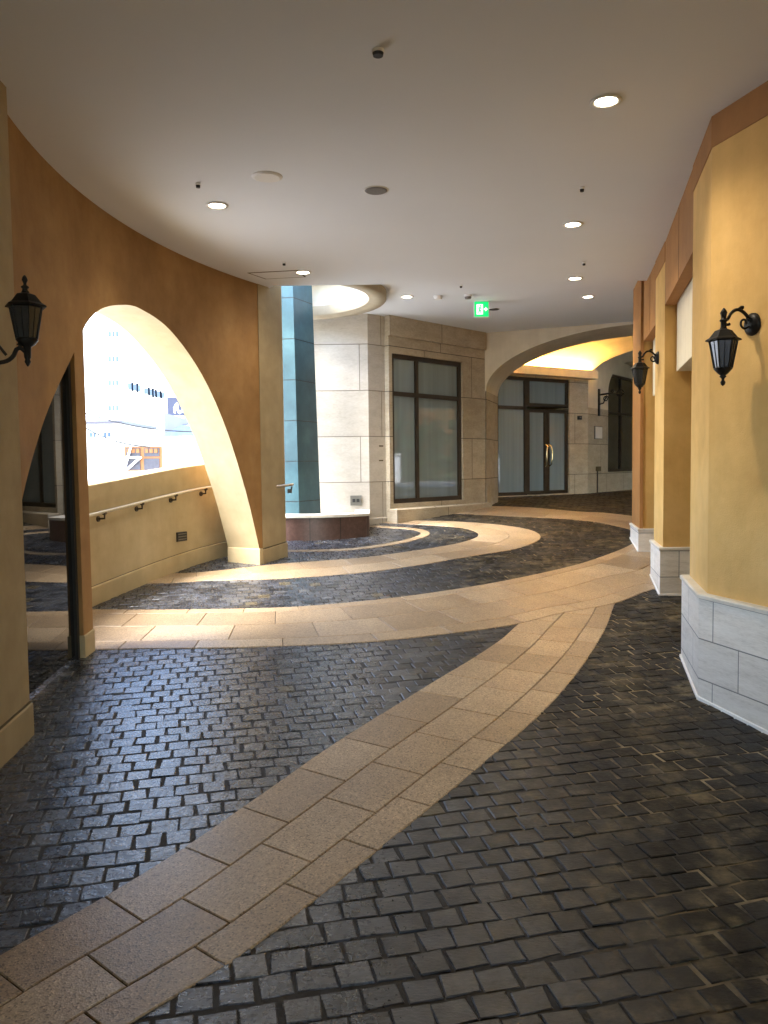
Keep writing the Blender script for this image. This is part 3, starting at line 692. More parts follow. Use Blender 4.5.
def window(parent, p0, p1, u0, u1, z0, z1, mull, trans, setb, fw, pane_mat, name='window', lower_mull=None):
    e = np.array(p1)-np.array(p0); e = e/np.hypot(*e); n = np.array([-e[1], e[0]])
    def B(m, ua_, ub_, za, zb, w0, w1):
        q = [np.array(p0)+e*ua_+n*w0, np.array(p0)+e*ub_+n*w0, np.array(p0)+e*ub_+n*w1, np.array(p0)+e*ua_+n*w1]
        m.prism([tuple(k) for k in q], za, zb)
    fr = MB(); s0, s1 = setb, setb+.07
    B(fr, u0, u0+fw, z0, z1, s0, s1); B(fr, u1-fw, u1, z0, z1, s0, s1); B(fr, u0+fw, u1-fw, z1-fw, z1, s0, s1); B(fr, u0+fw, u1-fw, z0, z0+fw, s0, s1)
    for m_ in mull: B(fr, m_-fw/2, m_+fw/2, z0+fw, z1-fw, s0+.003, s1)
    cuts = [u0+fw]+[x for m_ in mull for x in (m_-fw/2, m_+fw/2)]+[u1-fw]
    for k in range(0, len(cuts), 2):
        for tz in trans: B(fr, cuts[k], cuts[k+1], tz-fw/2, tz+fw/2, s0+.006, s1)
    f = fr.build(name, M['bronze'], parent)
    zc = [z0+fw]+[x for tz in trans for x in (tz-fw/2, tz+fw/2)]+[z1-fw]
    for k in range(0, len(cuts), 2):
        for j in range(0, len(zc), 2):
            g = MB(); tlt = [random.gauss(0, .002) for _ in range(2)]
            q0 = np.array(p0)+e*cuts[k]+n*(setb+.035); q1 = np.array(p0)+e*cuts[k+1]+n*(setb+.035)
            g.face([(*(q0+n*tlt[0]), zc[j]), (*(q1+n*tlt[1]), zc[j]), (*(q1-n*tlt[0]), zc[j+1]), (*(q0-n*tlt[1]), zc[j+1])]); g.build('pane', pane_mat, f)
    return f
window(shop, W0, W1, ua, ub, ZB, ZT, [um], [ZM], .035, .07, M['film'])

# arch wall of the porch
A0, A1 = np.array((1.78, 14.02)), np.array((5.6, 12.42)); AL = np.hypot(*(A1-A0)); ad = (A1-A0)/AL; an = np.array([-ad[1], ad[0]])
ap = thing('porch_arch', 'pale plastered wall with a wide low arch leading to the lit porch', 'wall', (3, 13.5, .9))
AX, AZ, CRN = .02, 2.90, 3.86   # springing u, springing z, crown z
def arc_z(u):
    h = 2.62; x = (u-AX-h)/h; return AZ+(CRN-AZ)*math.sqrt(max(0, 1-x*x))
def porch_arch():
    m = MB(); us = AX+2.62*(1-np.cos(np.linspace(0, math.pi/2*1.15, 40))); us = us[us < AL]; TH_ = 1.25
    jam = np.array((.30, .954)); 
    def p(u, w, z): q = A0+ad*u+jam*w; return (q[0], q[1], z)
    for i in range(len(us)-1):
        a, b = us[i], us[i+1]; za, zb = arc_z(a), arc_z(b)
        m.face([p(a, 0, za), p(b, 0, zb), p(b, 0, 5.05), p(a, 0, 5.05)])
        m.face([p(b, TH_, zb), p(a, TH_, za), p(a, TH_, 5.05), p(b, TH_, 5.05)])
    m.face([p(0, 0, AZ), p(AX, 0, AZ), p(AX, 0, 4.4), p(0, 0, 4.4)])
    m.grid([[p(u, TH_*k/4, arc_z(u)) for u in us] for k in range(5)], smooth=True)
    return m, p, us
m, pq, us_ = porch_arch(); m.build('arch', M['cream'], ap)
mb = MB(); j0 = pq(AX, 0, 0); j1 = pq(AX, 1.25, 0)
mb.prism([(j0[0], j0[1]), (j1[0], j1[1]), (j1[0]-.6, j1[1]+.1), (j0[0]-.25, j0[1]+.6)], .3, AZ-.002); mb.build('jamb', M['stone'], ap)

# door wall
D0 = np.array((2.30, 16.85)); D1 = np.array(tuple(atY(588, 450, 18.45))[:2])
DL = np.hypot(*(D1-D0)); dd = (D1-D0)/DL; DF = fz(17.5)
dw = thing('door_wall', 'porch end wall holding the glazed bronze entrance doors', 'wall', (3.3, 17.6, DF))
u_a, u_b = .12, along(569.5, D0, D1); u_m = along(528.5, D0, D1); u_c = along(548.5, D0, D1)
def zat(px, py, p0, p1): return float(onwall(px, py, p0, p1)[2])
ztop = zat(528, 377, D0, D1); ztr = zat(528, 408, D0, D1)
wall_panel(D0-dd*1.2, D1, .4, .3, 5.2, [(u_a+1.2, u_b+1.2, DF+.02, ztop)]).build('wall', M['stone'], dw)
nd_ = np.array([-dd[1], dd[0]])
f_ = window(dw, D0, D1, u_a, u_m, DF+.02, ztop, [], [ztr], .04, .075, M['film'], 'window')
f2 = window(dw, D0, D1, u_m, u_b, ztr+.04, ztop, [], [], .04, .075, M['film'], 'window')
for k, (a, b) in enumerate(((u_m+.005, u_c-.004), (u_c+.004, u_b-.005))):
    dr = window(dw, D0, D1, a, b, DF+.03, ztr-.01, [], [], .045, .075, M['film'], 'door')
    hu = (b-.05) if k == 0 else (a+.05); hb = MB()
    hp = [(0, .02), (.0, .06), (.03*(1 if k else -1), .20), (.035*(1 if k else -1), .32), (0, .46), (0, .50)]
    pts = [(*(D0+dd*(hu+du)-nd_*(-.04+(.07 if 0 < i < 5 else .0))), DF+.62+dz) for i, (du, dz) in enumerate(hp)]
    hb.tube(pts, .018, 8); hb.build('handle', M['brass'], dr)
# cornice ledge with the cove tube behind it
lz0, lz1 = zat(530, 377, D0, D1)+.02, zat(530, 369, D0, D1)+.03
cv = thing('cove_cornice', 'cream cove ledge above the porch doors hiding a warm light tube', 'cornice', (3.3, 17.4, lz0))
mb = MB(); mb.prism([tuple(D0-dd*1.2-nd_*.30), tuple(D1-nd_*.30), tuple(D1-nd_*.01), tuple(D0-dd*1.2-nd_*.01)], lz0, lz0+.06); 
mb.prism([tuple(D0-dd*1.2-nd_*.30), tuple(D1-nd_*.30), tuple(D1-nd_*.25), tuple(D0-dd*1.2-nd_*.25)], lz0+.061, lz1); mb.build('ledge', M['cream'], cv)
mb = MB(); mb.tube([(*(D0-dd*.9-nd_*.12), lz0+.10), (*(D1-dd*.03-nd_*.12), lz0+.10)], .025, 8); mb.build('light_tube', M['tube'], cv)
# vault over the porch
vt = thing('porch_vault', 'curved cream vault above the porch glowing yellow from the cove', 'ceiling', (3.6, 16.5, 3.8))
def vault():
    m = MB(); cols_ = []
    for u in np.concatenate([np.linspace(0, DL+1.40, 12), np.linspace(DL+1.44, DL+3.6, 14)]):
        x = max(0, u-DL-1.40); zc = 0 if x <= 0 else .80*math.sqrt(max(0, 1-((x-2.1)/2.1)**2)); a0 = math.asin(min(.93, zc/.95))
        cl = []
        for k in range(14):
            a = a0+(math.pi/2-a0)*k/13; w = -.002-3.6*(1-math.cos(a)); q = D0-dd*1.4+dd*u+nd_*w; cl.append((q[0], q[1], lz0+.05+.95*math.sin(a)))
        cols_.append(cl)
    m.grid([list(r) for r in zip(*cols_)], smooth=True)
    return m
vault().build('vault', M['cream'], vt)
# side wall of the porch with an arched window
S0 = D1.copy(); S1 = np.array(tuple(atY(650, 450, 22.2))[:2]); SL = np.hypot(*(S1-S0)); sd = (S1-S0)/SL; sn = np.array([-sd[1], sd[0]])
pw2 = thing('porch_side_wall', 'limestone porch side wall with an arched shop window', 'wall', (5.5, 19.8, DF))
u0s, u1s = along(608, S0, S1), SL+.3
zsill = zat(610, 472, S0, S1); zst = zat(600, 409, S0, S1)
def sarc(u):
    x = u-u0s; return zat(608, 393, S0, S1)+.95*math.sqrt(max(0, 1-((x-2.2)/2.2)**2))
wall_panel(S0, S1+sd*.6, .35, .3, zst, [(u0s, SL+.2, zsill, zst)]).build('wall', M['stone'], pw2)
def upper():
    m = MB(); us = u0s+(SL+.6-u0s)*np.linspace(0, 1, 30)**2
    def p(u, w, z): q = S0+sd*u+sn*w; return (q[0], q[1], z)
    m.face([p(0, 0, zst), p(us[0], 0, zst), p(us[0], 0, 5.2), p(0, 0, 5.2)])
    for i in range(len(us)-1): m.face([p(us[i], 0, max(sarc(us[i]), zst)), p(us[i+1], 0, max(sarc(us[i+1]), zst)), p(us[i+1], 0, 5.2), p(us[i], 0, 5.2)])
    m.grid([[p(u, .34*k/2, max(sarc(u), zst)) for u in us] for k in range(3)], smooth=True)
    m.face([p(u0s, .34, zst), p(SL+.6, .34, zst), p(SL+.6, .34, 5.2), p(u0s-.35, .34, 5.2)])
    return m
upper().build('arch', M['cream'], pw2)
window(pw2, S0, S1, u0s, SL+.2, zsill, zst+.95, [along(628, S0, S1)], [zst-.02], .18, .06, M['porchglass'])

# ornate bracket, notice, call box on the porch wall
br = thing('sign_bracket', 'black scrolled wrought iron bracket on the porch side wall', 'bracket', tuple(S0)+(3.0,))
b0 = onwall(598.5, 393, S0, S1); t_ = -sn
mb = MB(); 
def bp(u, w, z): q = b0[:2]+sd*u+t_*w; return (q[0], q[1], z)
zb1, zb2 = zat(598.5, 389, S0, S1), zat(598.5, 416, S0, S1)
mb.prism([bp(-.04, .0, 0)[:2], bp(.04, .0, 0)[:2], bp(.04, .03, 0)[:2], bp(-.04, .03, 0)[:2]], zb2, zb1); mb.build('wall_bar', M['iron'], br)
mb = MB(); zc_ = zat(598.5, 395, S0, S1)
mb.tube([bp(0, .02, zc_), bp(.0, .25, zc_+.02), bp(.0, .50, zc_-.01), bp(.0, .62, zc_)], .02, 6)
for cw, czz, rr in ((.18, -.10, .07), (.34, .07, .05), (.52, .0, .10)):
    mb.tube([bp(0, cw+rr*(1-k/30)*math.cos(k*.42), zc_+czz+rr*(1-k/30)*math.sin(k*.42)) for k in range(22)], .014, 6)
mb.tube([bp(0, .02, zc_-.22), bp(0, .12, zc_-.2), bp(0, .2, zc_-.02)], .015, 6); mb.build('scroll_arm', M['iron'], br)
no = thing('notice_board', 'small white notice board on the porch side wall', 'sign', tuple(onwall(597.5, 434, S0, S1)))
pz = onwall(597.5, 432.5, S0, S1)
mb = MB(); 
def nb(m, px0, px1, py0, py1, w0, w1, p0=S0, p1=S1):
    e = np.array(p1)-np.array(p0); e = e/np.hypot(*e); n = np.array([e[1], -e[0]]); u0, u1 = along(px0, p0, p1), along(px1, p0, p1)
    z1_, z0_ = zat((px0+px1)/2, py0, p0, p1), zat((px0+px1)/2, py1, p0, p1)
    m.prism([tuple(np.array(p0)+e*u0+n*w0), tuple(np.array(p0)+e*u1+n*w0), tuple(np.array(p0)+e*u1+n*w1), tuple(np.array(p0)+e*u0+n*w1)], z0_, z1_)
nb(mb, 594.5, 601, 427, 438.5, 0, .03); mb.build('panel', M['paper'], no)
mb = MB(); nb(mb, 594, 601.6, 426.3, 439.2, -.01, .02); mb.build('frame', M['alu'], no)
cb = thing('call_box', 'tiny black box on the stone between doors and porch corner', 'intercom', tuple(onwall(579, 418, D0, D1)))
mb = MB(); nb(mb, 577.3, 580.6, 416, 419.7, 0, .04, D0, D1); mb.build('housing', M['black'], cb)
mb = MB(); nb(mb, 578.2, 579.7, 416.8, 418.2, .04, .046, D0, D1); mb.build('speaker_grille', M['grille'], cb)
hx_ = thing('wall_spigot', 'dark tap box low on the porch side wall', 'tap', tuple(onwall(597, 469, S0, S1)))
mb = MB(); nb(mb, 595.8, 598.3, 466.5, 471, 0, .07); mb.build('housing', M['groove'], hx_)
mb = MB(); nb(mb, 596.8, 597.4, 471, 493, 0, .02); mb.build('pipe', M['bronze'], hx_)

# ------------------------------------------------------------------ teal column and basin
tc = thing('teal_column', 'tall tapering teal clad column rising through the skylight', 'column', (-1.2, 11.3, .9))
def teal_col():
    m = MB(); bz, tz = .7, 5.6
    b = [(-1.185, 11.18), (-.925, 11.74), (-1.35, 11.66), (-1.80, 11.28)]; c = (-1.30, 11.42); tp = [(c[0]+(x-c[0])*.80-.03, c[1]+(y-c[1])*.80) for x, y in b]; n = len(b)
    hs = np.linspace(0, 1, 12)
    for i in range(n):
        j = (i+1) % n; w = math.hypot(b[j][0]-b[i][0], b[j][1]-b[i][1])
        for k in range(11):
            def q(p, t, s): return (p[0]+(t[0]-p[0])*s, p[1]+(t[1]-p[1])*s, bz+(tz-bz)*s)
            s0, s1 = hs[k], hs[k+1]; z0, z1 = bz+(tz-bz)*s0, bz+(tz-bz)*s1
            m.face([q(b[i], tp[i], s0), q(b[j], tp[j], s0), q(b[j], tp[j], s1), q(b[i], tp[i], s1)], [(0, z0), (w, z0), (w, z1), (0, z1)])
    m.face([(x, y, tz) for x, y in tp]); return m
teal_col().build('cladding', M['teal'], tc)
bs = thing('basin', 'low round dark red granite basin around the foot of the teal column', 'planter', (-1.05, 12.15, .6))
BC, BR = (-1.06, 12.20), 1.37
def arcp(r, a0=-158, a1=-38, n=40): return [(BC[0]+r*math.cos(rad(a)), BC[1]+r*math.sin(rad(a))) for a in np.linspace(a0, -51.7, n-1)]+[(BC[0]+r*math.cos(rad(-51.7))-.012, 12.115)]
def basin(r0, r1, z0, z1):
    m = MB(); o_, i_ = arcp(r1), arcp(r0)
    U_ = [rad(a)*r1 for a in np.linspace(-158, -51.7, 39)]; U_.append(U_[-1]+1.)
    m.grid([[(*p, z0) for p in o_], [(*p, z1) for p in o_]], [[(u, z0) for u in U_], [(u, z1) for u in U_]], smooth=True)
    m.grid([[(*p, z1) for p in o_], [(*p, z1) for p in i_]], smooth=False); m.grid([[(*p, z1) for p in i_], [(*p, z0) for p in i_]], smooth=True)
    for e in (0, -1): m.face([(*o_[e], z0), (*i_[e], z0), (*i_[e], z1), (*o_[e], z1)])
    return m
basin(BR-.3, BR, .4, .93).build('wall', M['redgranite'], bs)
basin(BR-.34, BR+.018, .9301, .965).build('cap', M['capstone'], bs)
mb = MB(); a_ = arcp(BR-.30); mb.face([(*p, .90) for p in a_]+[(BC[0], BC[1], .90)]); mb.build('bed', M['capstone'], bs)
ow = thing('return_wall', 'strip of ochre wall between the teal column and limestone', 'wall', (-1.25, 13.2, .7))
mb = MB(); mb.prism([(-2.3, 13.2), (-1.165, 13.2), (-1.165, 13.6), (-2.3, 13.6)], .3, 4.2); mb.build('wall', M['yellow'], ow)
mb = MB(); mb.prism([(-2.3, 13.17), (-1.165, 13.17), (-1.165, 13.6), (-2.3, 13.6)], .3, .95, bev=.01); mb.build('skirting', M['yellow'], ow)

# ------------------------------------------------------------------ ceiling fittings
def downlight(px, py, z, label, rr=.075, power=28):
    p = atZ(px, py, z); t = thing('downlight', label, 'light', tuple(p), 'recessed ceiling downlights')
    b = MB(); b.lathe([(rr, .002), (rr+.022, -.004), (rr+.022, -.009), (rr-.002, -.010), (rr-.006, .0)], p, 28); b.build('trim_ring', M['white'], t)
    g = MB(); g.lathe([(.0, -.004), (rr-.004, -.004)], p, 28); g.build('lens', M['lampdisc'], t)
    l = bpy.data.lights.new('downlight_lamp', 'SPOT'); l.energy = power; l.color = (1., .87, .68); l.spot_size = rad(140); l.spot_blend = 1.; l.shadow_soft_size = .06
    lo = bpy.data.objects.new('bulb', l); col.objects.link(lo); lo.parent = t; lo.location = (0, 0, -.03)
    return t
PW = 13
for px, py, z, lab in ((606, 100.5, Z1, 'large lit downlight nearest the camera, upper right of the ceiling'), (217, 205, Z1, 'lit downlight nearest the curved orange wall'), (573, 224, Z1, 'lit downlight on the right, second from the camera'),
                       (303, 272, Z1, 'lit downlight beside the square ceiling hatch'), (575, 278, Z1, 'lit downlight just before the ceiling step at right'), (407, 296.5, Z2, 'lit downlight beside the skylight rim'),
                       (588, 296.5, Z2, 'lit downlight beyond the ceiling step, right of the exit sign'), (452, 328, Z2, 'farthest lit downlight, in front of the shop window')):
    downlight(px, py, z, lab, .068, 6.5 if px > 550 else 3.)
def disc(px, py, z, r, name, label, cat, mat, h=.03, slots=0, grp=None):
    p = atZ(px, py, z); t = thing(name, label, cat, tuple(p), grp)
    b = MB(); b.lathe([(r*1.12, .0), (r*1.12, -h*.35), (r*1.02, -h*.5)], p, 32); b.build('trim_ring', M['white'], t)
    g = MB(); g.lathe([(r*1.02, -h*.49), (r*.9, -h), (.0, -h)], p, 32, smooth=False); g.build('cover', M[mat], t); return t
disc(376, 190, Z1, .085, 'ceiling_speaker', 'round grey speaker grille in the middle of the ceiling', 'speaker', 'grille', .012)
disc(267, 176.5, Z1, .10, 'cover_plate', 'blank white round ceiling cover left of the speaker', 'cover', 'white', .012)
disc(378, 50, Z1, .028, 'ceiling_sensor', 'dark round sensor nearest the camera at the top centre', 'sensor', 'black', .03)
for px, py, z, lab in ((198, 183, Z1, 'small black sprinkler beside the left downlight'), (582, 187, Z1, 'small black sprinkler before the right downlights'), (284, 262, Z1, 'tiny black sprinkler by the ceiling hatch'),
                       (584, 262, Z1, 'tiny black sprinkler between the two far right downlights'), (461, 285, Z2, 'tiny black sprinkler just beyond the ceiling step')):
    disc(px, py, z, .016, 'sprinkler', lab, 'sprinkler', 'black', .035, 0, 'ceiling sprinklers')
disc(438, 296, Z2, .055, 'smoke_detector', 'pale smoke detector left of the exit sign', 'detector', 'white', .045)
disc(468, 295, Z2, .045, 'smoke_detector', 'darker smoke detector nearest the exit sign', 'detector', 'grille', .05)
disc(494, 309, Z2, .075, 'ceiling_speaker', 'dark round speaker just right of the exit sign', 'speaker', 'black', .012)
ht = thing('access_hatch', 'square ceiling hatch beside the curved wall', 'hatch', tuple(atZ(275, 274, Z1)))
hq = [atZ(*q, Z1) for q in ((250, 273), (297, 270.5), (304, 276.5), (266, 278.5))]
mb = MB(); pl_ = [(p.x, p.y) for p in hq]; mb.prism(pl_, Z1-.004, Z1+.01); mb.build('panel', M['ceiling'], ht)
mb = MB(); mb.prism(offset_poly(pl_, .018), Z1-.003, Z1+.01); mb.build('frame_gap', M['groove'], ht)
# exit sign: hangs from the ceiling, running figure and arrow
ep = atZ(481, 301.5, Z2); EY = ep.y; ex = thing('exit_sign', 'lit green emergency exit sign with running figure and arrow', 'sign', (ep.x, EY, Z2))
e0, e1 = atY(474.5, 302, EY), atY(488.5, 316.5, EY); ew, eh = e1.x-e0.x, e0.z-e1.z; ecx, ecz = (e0.x+e1.x)/2, (e0.z+e1.z)/2
mb = MB(); mb.box((ecx, EY+.025, ecz), (ew+.016, .045, eh+.016), bev=.004); mb.build('housing', M['white'], ex)
mb = MB(); mb.box((ecx, EY-.0005, ecz), (ew, .008, eh)); mb.build('face', M['exitgreen'], ex)
mb = MB(); mb.tube([(ecx, EY+.025, ecz+eh/2), (ecx, EY+.025, Z2)], .02, 8); mb.build('stem', M['white'], ex)
def S(m, pts, y=EY-.006): m.prism_xz([(ecx+x*ew, ecz+z*eh) for x, z in pts], y) 
def prism_xz(self, pts, y):
    ar = sum(pts[i][0]*pts[(i+1) % len(pts)][1]-pts[(i+1) % len(pts)][0]*pts[i][1] for i in range(len(pts)))
    if ar < 0: pts = pts[::-1]
    self.face([(x, y, z) for x, z in pts])
    for i in range(len(pts)):
        j = (i+1) % len(pts); self.face([(pts[j][0], y, pts[j][1]), (pts[i][0], y, pts[i][1]), (pts[i][0], y+.002, pts[i][1]), (pts[j][0], y+.002, pts[j][1])])
MB.prism_xz = prism_xz
mb = MB(); S(mb, [(-.36, -.36), (.10, -.36), (.10, .34), (-.36, .34)]); mb.build('doorway', M['exitwhite'], ex)
mb = MB(); y_ = EY-.009
S(mb, [(-.07+.06*math.cos(a), .22+.06*math.sin(a)) for a in np.linspace(0, 6.28, 12)[:-1]], y_)
for seg in (((-.10, .14), (-.14, -.06), .05), ((-.14, -.06), (-.04, -.14), .04), ((-.04, -.14), (-.06, -.30), .035), ((-.14, -.06), (-.20, -.20), .04), ((-.20, -.20), (-.31, -.24), .03), ((-.10, .12), (.02, .04), .028), ((-.11, .12), (-.24, .08), .028), ((-.24, .08), (-.28, -.02), .024)):
    (x0, z0), (x1, z1), w = seg; dx, dz = x1-x0, z1-z0; l_ = math.hypot(dx, dz); ox, oz = -dz/l_*w, dx/l_*w
    S(mb, [(x0+ox, z0+oz), (x0-ox, z0-oz), (x1-ox, z1-oz), (x1+ox, z1+oz)], y_)
mb.build('running_figure', M['exitgreen'], ex)
mb = MB(); S(mb, [(.16, -.05), (.28, -.05), (.28, -.16), (.45, 0), (.28, .16), (.28, .05), (.16, .05)]); mb.build('arrow', M['exitwhite'], ex)

# ------------------------------------------------------------------ outside, seen through the arch
def pt(px, Y): v = atY(px, 450, Y); return (v.x, v.y)
def bwin(parent, p, Y, x0, x1, y0, y1, depth=.12, panes=2):
    a, b = atY(x0, y1, Y), atY(x1, y0, Y); fr = MB(); cx, cz, w, h = (a.x+b.x)/2, (a.z+b.z)/2, b.x-a.x, b.z-a.z
    fr.box((cx, Y-.02, cz), (w+.14, .10, h+.14)); f = fr.build('window', M['white'], parent)
    for k in range(panes):
        g = MB(); g.box((a.x+w*(k+.5)/panes, Y-.06, cz), (w/panes-.045, .05, h-.03)); g.build('pane', M['bldglass'], f)
BY = 38.
ab = thing('apartment_building', 'tall white apartment tower standing beyond the parapet', 'building', (*pt(95, BY), 0))
mb = MB(); xl, xr = pt(20, BY)[0], pt(124, BY)[0]; mb.prism([(xl, BY), (xr, BY), (xr, BY+9), (xl, BY+9)], 0, 16.); mb.build('wall', M['facade'], ab)
mb = MB(); mb.prism([(xl-.15, BY-.15), (xr+.15, BY-.15), (xr+.15, BY+9.15), (xl-.15, BY+9.15)], 16.001, 16.35); mb.build('roof', M['facade'], ab)
for y0, y1 in ((331, 337.5), (356, 362.5), (380, 386), (405, 411)): bwin(ab, None, BY, 108.5, 119.5, y0, y1, panes=3)
for y0, y1 in ((356, 363.5), (405, 412.5)): bwin(ab, None, BY, 96.8, 98.6, y0, y1, panes=1)
ob = thing('office_building', 'lower white office block with a strip of windows beside the tower', 'building', (*pt(150, 41), 0))
OY = 36.6; mb = MB(); xl2, xr2 = pt(124.3, OY)[0]+.6, pt(172, OY)[0]; mb.prism([(xl2, OY), (xr2, OY+.0), (xr2, OY+8), (xl2, OY+8)], 0, atY(150, 372, OY).z); mb.build('wall', M['facade'], ob)
mb = MB(); zt_ = atY(150, 372, OY).z; mb.prism([(xl2-.1, OY-.1), (xr2+.1, OY-.1), (xr2+.1, OY+8), (xl2-.1, OY+8)], zt_+.001, zt_+.3); mb.build('roof', M['facade'], ob)
for x0, x1, y0, y1 in ((128, 132.5, 383, 390), (133.3, 137.5, 384, 391), (138.2, 141.2, 385, 392), (144, 149, 388, 394.5), (150, 153, 389, 396), (153.8, 156, 390, 396.5), (157, 160.8, 391, 397.5), (162, 165, 392.5, 398.5)): bwin(ob, None, OY, x0, x1, y0, y1, panes=1)
sg = thing('rooftop_sign', 'dark blue rooftop sign panel with a white swoosh mark', 'sign', tuple(atY(176, 415, 36)))
a, b = atY(168.5, 415.5, 36), atY(183.5, 397.5, 36)
mb = MB(); mb.box(((a.x+b.x)/2, 36, (a.z+b.z)/2), (b.x-a.x, .3, b.z-a.z)); mb.build('panel', M['navy'], sg)
def PX(m, pts, Y):
    m.prism_xz([(lambda v: (v.x, v.z))(atY(x, y, Y)) for x, y in pts], Y)
mb = MB(); PX(mb, [(174, 413), (173.4, 408), (175.3, 404), (177, 402.5), (178.6, 405), (178, 408), (179.2, 411), (181.5, 410), (183, 408.6), (182.4, 412), (179.6, 414), (177.6, 412.5), (176.6, 409), (175.4, 410.5), (175.2, 413.5)], 35.84); mb.build('mark', M['white'], sg)
mb = MB(); c = atY(176, 416, 36)
for dx in (-.4, .4): mb.tube([(c.x+dx, 36.05, c.z+.1), (c.x+dx, 36.05, c.z-3.)], .06, 6)
mb.build('post', M['alu'], sg)
lh = thing('low_house', 'low house with blue grey gable and sloping sheet roof', 'house', (*pt(185, 30), 0))
LY = 30.
v = lambda x, y, Y=LY: atY(x, y, Y)
mb = MB(); xa, xb = v(163, 440).x, v(216, 440).x; mb.prism([(xa, LY+.3), (xb, LY+.3), (xb, LY+6), (xa, LY+6)], 0, v(190, 444).z); mb.build('wall', M['facade'], lh)
mb = MB(); 
g = [(163.4, 412.5), (164, 435), (182, 424.5), (200, 424.5), (199, 421.5), (184, 419)]
mb.prism_xz([(v(*q).x, v(*q).z) for q in g], LY+.1); mb.prism_xz([(v(*q).x, v(*q).z) for q in g][::-1], LY+.4); mb.build('gable', M['bluegrey'], lh)
mb = MB(); r0, r1 = [v(x, y) for x, y in ((164, 435.6), (182, 425.2), (201, 427), (206, 438.5), (190, 441), (172, 438))], None
n_ = len(r0); mb.face([(p.x, LY-.2+.25*(p.z-r0[0].z), p.z) for p in r0]); mb.face([(p.x, LY+.05+.25*(p.z-r0[0].z), p.z-.1) for p in r0][::-1])
for i in range(n_):
    p, q = r0[i], r0[(i+1) % n_]; f = lambda p_, o_, dz: (p_.x, LY+o_+.25*(p_.z-r0[0].z), p_.z-dz); mb.face([f(p, -.2, 0), f(p, .05, .1), f(q, .05, .1), f(q, -.2, 0)])
mb.build('roof', M['bldglass'], lh)
mb = MB(); p, q = v(165, 441), v(214, 446); mb.tube([(p.x, LY-.5, p.z), (q.x, LY-.5, q.z)], .07, 6); mb.build('gutter', M['white'], lh)
sh = thing('shopfront', 'small white shop with orange trimmed dark shutters beyond the parapet', 'shop', (*pt(140, 27), 0))
YS = 27.; v2 = lambda x, y: atY(x, y, YS)
mb = MB(); xa, xb = v2(60, 450).x, v2(215, 450).x; zt = v2(140, 441).z; mb.prism([(xa, YS), (xb, YS), (xb, YS+2.6), (xa, YS+2.6)], 0, zt); mb.build('wall', M['facade'], sh)
mb = MB(); mb.prism([(xa-.1, YS-.5), (xb+.1, YS-.5), (xb+.1, YS+2.7), (xa-.1, YS+2.7)], zt+.001, zt+.12); mb.build('roof', M['white'], sh)
def sb(name, x0, x1, y0, y1, dep, mat, par=sh):
    a, b = v2(x0, y1), v2(x1, y0); m = MB(); m.box(((a.x+b.x)/2, YS-dep/2+.01, (a.z+b.z)/2), (b.x-a.x, dep, b.z-a.z)); return m.build(name, M[mat], par)
sb('shop_frame', 125.5, 162, 446.5, 471, .08, 'orangepaint')
for x0, x1 in ((127, 141), (145, 160)):
    sb('shutter', x0, x1, 448, 456.5, .11, 'shutter'); sb('shutter', x0, x1, 458.5, 470, .11, 'shutter')
    for k in range(3): sb('sign_slat', x0+1+k*4.6, x0+4.2+k*4.6, 448.8, 453, .14, 'orangepaint')
mb = MB()
for (xa_, ya_, xb_, yb_) in ((126, 471, 133, 446), (126, 457.5, 141, 457.5), (127, 471, 143, 457)):
    a, b = v2(xa_, ya_), v2(xb_, yb_); mb.tube([(a.x, YS-.2, a.z), (b.x, YS-.2, b.z)], .04, 6)
mb.build('cross_brace', M['white'], sh)

wh = thing('low_building', 'low white building with dark eaves left of the shop beyond the parapet', 'building', (*pt(100, 31), 0))
v3 = lambda x, y: atY(x, y, 31.)
mb = MB(); xa, xb = v3(40, 440).x, v3(121, 440).x; mb.prism([(xa, 31), (xb, 31), (xb, 35), (xa, 35)], 0, v3(100, 424).z); mb.build('wall', M['facade'], wh)
mb = MB(); zt = v3(100, 424).z; mb.prism([(xa-.2, 30.6), (xb+.2, 30.6), (xb+.2, 35.2), (xa-.2, 35.2)], zt+.001, zt+.10); mb.build('eaves', M['shutter'], wh)
bwin(wh, None, 31., 90, 97, 432, 440, panes=2); bwin(wh, None, 31., 104, 112, 432, 440, panes=2)
for k, (p0, p1, lab) in enumerate((((60, 412), (150, 447), 'lower dark overhead cable crossing before the white buildings'), ((60, 405), (215, 432), 'upper dark overhead cable crossing before the white buildings'))):
    a, b = atY(*p0, 24.), atY(*p1, 26.); cbl = MB(); cbl.tube([a+(b-a)*q-Vector((0, 0, .25*math.sin(math.pi*q))) for q in np.linspace(0, 1, 14)], .022, 5)
    tag(cbl.build('overhead_cable', M['black']), lab, 'cable')
